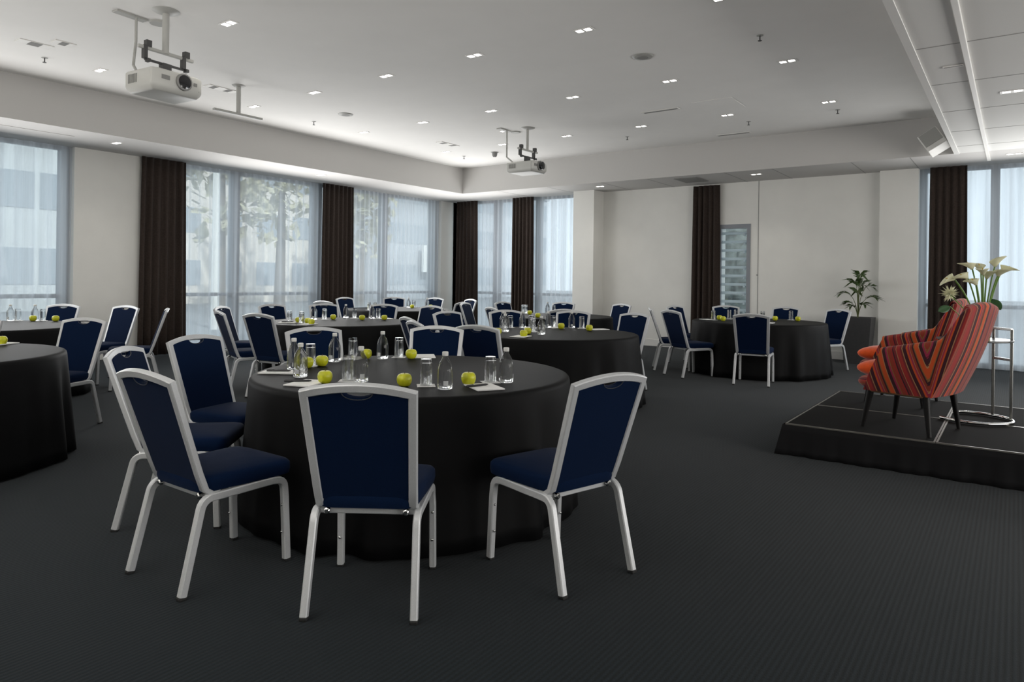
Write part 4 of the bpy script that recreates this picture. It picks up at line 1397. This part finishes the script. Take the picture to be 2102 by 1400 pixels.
spr = Maker(make_sprinkler)
SPG = 'fire sprinklers in the ceiling'
for x, y, lab in ((-2.08, 6.98, 'fire sprinkler nearest the tiled ceiling'), (-3.32, 10.63, 'fire sprinkler under the fifth downlight of the fourth row'), (-2.06, 10.58, 'fire sprinkler below the rightmost fourth row downlight'),
                  (-8.95, 10.61, 'fire sprinkler nearest the room corner'), (-5.37, 10.65, 'fire sprinkler close to the far bulkhead, right of the far projector'), (-8.96, 3.22, 'fire sprinkler at the upper left of the ceiling'), (-8.99, 6.98, 'fire sprinkler close to the left bulkhead')):
    spr((x, y, H1), 0, lab, SPG)
b = MB(); b.lathe([(0, -0.09), (0.03, -0.09), (0.045, -0.07), (0.055, 0), (0, 0)], 20)
o = b.build('smoke_detector', 'grille_grey', loc=(-8.17, 10.6, H1)); tag(o, 'grey cone shaped detector left of the far projector', 'detector')
c = MB(); c.lathe([(0, -0.006), (0.075, -0.006), (0.08, 0), (0, 0)], 20); c.build('detector_base', 'mount_grey', o)


def projector(loc, rz, label, body, zb, pole_r, near):
    """hangs from the ceiling; local +x is the lens side; loc on the ceiling"""
    o = empty('ceiling_projector', loc, rz); tag(o, label, 'projector', 'ceiling projectors')
    sx, sy, sz = body
    b_ = MB()
    sec = []
    for x, y in ((-sx / 2, -sy / 2), (sx / 2 - 0.03, -sy / 2), (sx / 2, -sy / 2 + 0.06), (sx / 2, sy / 2 - 0.06), (sx / 2 - 0.03, sy / 2), (-sx / 2, sy / 2)): sec.append((x, y))
    zt = zb + sz
    rows = []
    for z, k_ in ((zb, 0.86), (zb + sz * 0.16, 0.96), (zb + sz * 0.30, 1.0), (zt - 0.02, 1.0), (zt, 0.95)):
        rows.append([(x * k_, y * k_, z) for x, y in sec])
    b_.grid(rows, cv=True); b_.f.append(tuple(range(5, -1, -1))); b_.f.append(tuple(24 + i for i in range(6)))
    bo = b_.build('body', 'projector_white', o, bevel=0.012, angle=50)
    ly = 0.045 if near else -0.02
    b_ = MB()
    b_.lathe([(0.0, 0), (0.070, 0), (0.078, 0.006), (0.078, 0.030), (0.070, 0.034), (0, 0.034)], 28, (sx / 2 - 0.012, ly, zb + sz * 0.60), Matrix.Rotation(pi / 2, 3, 'Y'))
    ring = b_.build('lens_ring', 'projector_grey', o)
    b_ = MB(); b_.lathe([(0, 0), (0.062, 0), (0.062, 0.036 if near else 0.07), (0.045, 0.040 if near else 0.075), (0, 0.045 if near else 0.08)], 28, (sx / 2 - 0.012, ly, zb + sz * 0.60), Matrix.Rotation(pi / 2, 3, 'Y')); b_.build('lens', 'lens_black', ring)
    for nm_, c_, d_ in (('front_sensor', (sx / 2 + 0.001, ly + 0.12, zb + sz * 0.62), (0.006, 0.035, 0.030)), ('status_light', (sx / 2 - 0.008, ly + 0.155, zb + sz * 0.34), (0.006, 0.018, 0.012)), ('nameplate', (sx / 2 - 0.001, -0.13, zb + sz * 0.62), (0.006, 0.08, 0.04))):
        b_ = MB(); b_.box(c_, d_); b_.build(nm_, 'projector_grey', bo, smooth=False)
    b_ = MB()
    for i in range(7): b_.box((-sx / 2 + 0.06 + i * 0.02, -sy / 2 - 0.001, zb + sz * 0.6), (0.008, 0.006, sz * 0.4))
    b_.build('side_grille', 'projector_grey', bo, smooth=False)
    # pole and ceiling plate
    b_ = MB(); b_.tube([(0, 0, -0.005), (0, 0, zt + 0.20)], pole_r, 14); b_.build('pole', 'mount_grey', o)
    b_ = MB(); b_.lathe([(0, -0.03), (0.05, -0.028), (0.11, -0.010), (0.12, 0), (0, 0)], 24); b_.build('ceiling_plate', 'mount_grey', o)
    # cradle
    b_ = MB()
    b_.sweep([(0, -0.26, zt + 0.205), (0, 0.28, zt + 0.205)], (0, 0, 1), 0.03, 0.03)
    b_.build('cradle_bar', 'mount_grey', o)
    b_ = MB()
    b_.sweep([(0, -0.20, zt + 0.10), (0, 0.20, zt + 0.10)], (0, 0, 1), 0.02, 0.025)
    for y in (-0.20, 0.18):
        b_.box((0, y, zt + 0.165), (0.045, 0.035, 0.12)); b_.box((0.0, y + 0.03, zt + 0.245), (0.05, 0.05, 0.06)); b_.box((0.02, y + 0.02, zt + 0.09), (0.05, 0.03, 0.03))
    b_.box((0, 0, zt + 0.05), (0.07, 0.085, 0.11))
    b_.build('cradle_clamp', 'mount_dark', o, bevel=0.004)
    # cable drop with ceiling socket plate
    b_ = MB(); b_.tube([(-0.37, -0.06, -0.004), (-0.37, -0.06, zt * 0.40), (-0.34, -0.10, zt * 0.8), (-0.17, -0.16, zt + 0.005)], 0.013, 8); b_.build('cable', 'mount_grey', o)
    b_ = MB(); b_.box((-0.40, -0.10, -0.008), (0.09, 0.30, 0.016)); b_.build('socket_plate', 'mount_grey', o, bevel=0.004)
    b_ = MB(); b_.lathe([(0, -0.02), (0.075, -0.018), (0.085, 0), (0, 0)], 20, (-0.34, 0.14, 0)); b_.build('socket_cover', 'mount_grey', o)


projector((-6.41, 3.29, H1), 0.10, 'white projector hanging at the upper left, lens facing the room', (0.42, 0.51, 0.20), -0.80, 0.030, True)
projector((-6.41, 9.18, H1), 0.0, 'smaller looking white projector hanging far back before the corner', (0.52, 0.44, 0.17), -0.74, 0.022, False)
o = empty('projector_mount', (-8.12, 5.12, H1)); tag(o, 'empty inverted T shaped ceiling mount near the left bulkhead', 'ceiling mount')
b = MB(); b.tube([(0, 0, 0), (0, 0, -0.36)], 0.028, 12); b.build('pole', 'mount_grey', o)
b = MB(); b.sweep([(0, -0.34, -0.37), (0, 0.34, -0.37)], (0, 0, 1), 0.028, 0.05); b.build('cross_bar', 'mount_grey', o)
b = MB(); b.lathe([(0, -0.02), (0.06, -0.018), (0.085, 0), (0, 0)], 20); b.build('ceiling_plate', 'mount_grey', o)

# wall speaker in the corner of the far bulkhead
o = empty('wall_speaker', (-0.975, 11.58, 3.37)); tag(o, 'tilted white loudspeaker box in the far right ceiling corner', 'speaker')
Mx = Matrix.Rotation(radians(-32), 3, 'Y') @ Matrix.Rotation(radians(-20), 3, 'X')
b = MB(); b.box((0, 0, 0.0), (0.27, 0.22, 0.30), M=Mx); b.build('cabinet', 'trim_white', o, bevel=0.01)
b = MB(); b.box(tuple(Mx @ Vector((0, -0.112, 0.03))), (0.24, 0.008, 0.22), M=Mx); b.build('speaker_grille', 'mount_grey', o, bevel=0.003)
b = MB(); b.sweep([(0, 0.05, 0.02), (0, 0.215, 0.06)], (1, 0, 0), 0.05, 0.03); b.build('bracket', 'mount_grey', o)
b = MB(); b.lathe([(0, 0), (0.014, 0), (0.014, 0.012), (0.009, 0.018), (0, 0.018)], 14, M=Matrix.Rotation(pi / 2, 3, 'X'))
o = b.build('wall_lock', 'grille_grey', loc=(-3.90, YW - 0.0, 1.46)); tag(o, 'small grey round lock on the far wall panel joint', 'lock')

# ------------------------------------------------------------------ outside, seen through the sheers
m = MB(); m.bb((-90, -40, -0.5), (XW - 0.6, 90, -0.3)); m.bb((XW - 0.6, YW + 0.6, -0.5), (60, 90, -0.3)); o = m.build('street_ground', 'asphalt', smooth=False); tag(o, 'grey street outside the windows', kind='structure')


def building(x0, x1, y0, y1, h, mat, face, nw, nh, label, band=False):
    o_ = empty('building', ((x0 + x1) / 2, (y0 + y1) / 2, -0.3)); tag(o_, label, 'building', 'buildings outside the windows')
    hx, hy = (x1 - x0) / 2, (y1 - y0) / 2
    b_ = MB(); b_.bb((-hx, -hy, 0), (hx, hy, h)); b_.build('facade', mat, o_, smooth=False)
    b_ = MB(); b_.bb((-hx - 0.2, -hy - 0.2, h), (hx + 0.2, hy + 0.2, h + 0.4)); b_.build('roof', mat, o_, smooth=False)
    for i in range(nh):
        z = h * (i + 0.35) / nh
        for j in range(nw):
            b_ = MB()
            hh_, k_ = h / nh * 0.48, (j + 0.5) / nw
            if face == 'x':
                y = -hy + 2 * hy * k_; wv = 2 * hy / nw * (0.47 if band else 0.30)
                b_.bb((hx - 0.1, y - wv, z), (hx + 0.03, y + wv, z + hh_))
            else:
                x = -hx + 2 * hx * k_; wv = 2 * hx / nw * (0.47 if band else 0.30)
                b_.bb((x - wv, -hy - 0.03, z), (x + wv, -hy + 0.1, z + hh_))
            b_.build('facade_window', 'facade_window', o_, smooth=False)


building(-44, -34, -2, 15.5, 13, 'facade_pale', 'x', 5, 4, 'pale grey office block outside the leftmost window', True)
building(-48, -38, 17, 30, 15, 'facade_stone', 'x', 5, 5, 'warm stone building outside the second window')
building(-50, -38, 35, 58, 9.5, 'facade_grey', 'x', 7, 3, 'low grey building with a white board outside the third window', True)
o = empty('white_billboard', (-37.2, 40.5, -0.3)); tag(o, 'glowing white board outside the window left of the corner', 'billboard')
b = MB(); b.bb((-0.2, -1.1, 2.1), (0, 1.1, 4.2)); b.build('board', 'billboard_white', o, smooth=False)
b = MB(); b.bb((-0.5, -0.1, 0), (-0.3, 0.1, 3.0)); b.build('board_post', 'frame_grey', o, smooth=False)


r = random.Random(4)
b = MB()
P = []
for i in range(31):
    row = []
    for q in range(16):
        t = q / 15 * pi
        row.append((-8.2 + 5.4 * i / 30 + r.uniform(-.05, .05), 17.2 - 0.5 * cos(t) + r.uniform(-.08, .08), -0.3 + 3.3 * sin(t) ** 0.35 + r.uniform(-.06, .06)))
    P.append(row)
b.grid(P)
o = b.build('backdrop', 'backdrop_dark'); tag(o, 'dark grey green hedge added outside the louvred window', 'backdrop')  # dark mass added outside so the gaps between the slats read dark


def tree(x, y, h, rad, seed, label):
    r_ = random.Random(seed)
    o_ = empty('street_tree', (x, y, -0.3)); tag(o_, label, 'tree', 'trees outside the second window')
    b_ = MB(); b_.tube([(0, 0, 0), (0.1, 0, h * 0.35), (0, 0.1, h * 0.7)], [0.28, 0.2, 0.1], 10); b_.build('trunk', 'tree_bark', o_)
    b_ = MB()
    for i in range(420):
        d = Vector((r_.gauss(0, 1), r_.gauss(0, 1), r_.gauss(0, 1))).normalized() * rad * r_.random() ** 0.45
        c_ = Vector((0, 0, h * 0.66)) + Vector((d.x, d.y, d.z * h * 0.38 / rad))
        u = Vector((r_.gauss(0, 1), r_.gauss(0, 1), r_.gauss(0, 1))).normalized(); w_ = u.cross(Vector((r_.random(), r_.random(), 1))).normalized()
        s_ = r_.uniform(0.22, 0.5)
        b_.add([c_ + u * s_, c_ + w_ * s_ * 0.6, c_ - u * s_, c_ - w_ * s_ * 0.6], [(0, 1, 2, 3)])
    b_.build('foliage', 'tree_leaf', o_, smooth=False)


tree(-25, 15.0, 9.5, 2.3, 1, 'leafy tree outside the left half of the second window')
tree(-29, 20.6, 10.5, 2.3, 2, 'leafy tree outside the middle of the second window')
tree(-30, 26.6, 8.8, 2.0, 3, 'leafy tree outside the right half of the second window')
b = MB(); b.lathe([(0, -0.3), (0.12, -0.3), (0.09, 7.5), (0, 7.5)], 12); o = b.build('lamp_post', 'pole_white', loc=(-19.5, 11.6, 0)); tag(o, 'pale post outside the left half of the second window', 'post')
c = MB(); c.box((0.3, 0, 7.4), (0.8, 0.2, 0.12)); c.build('lamp_head', 'pole_white', o, smooth=False)
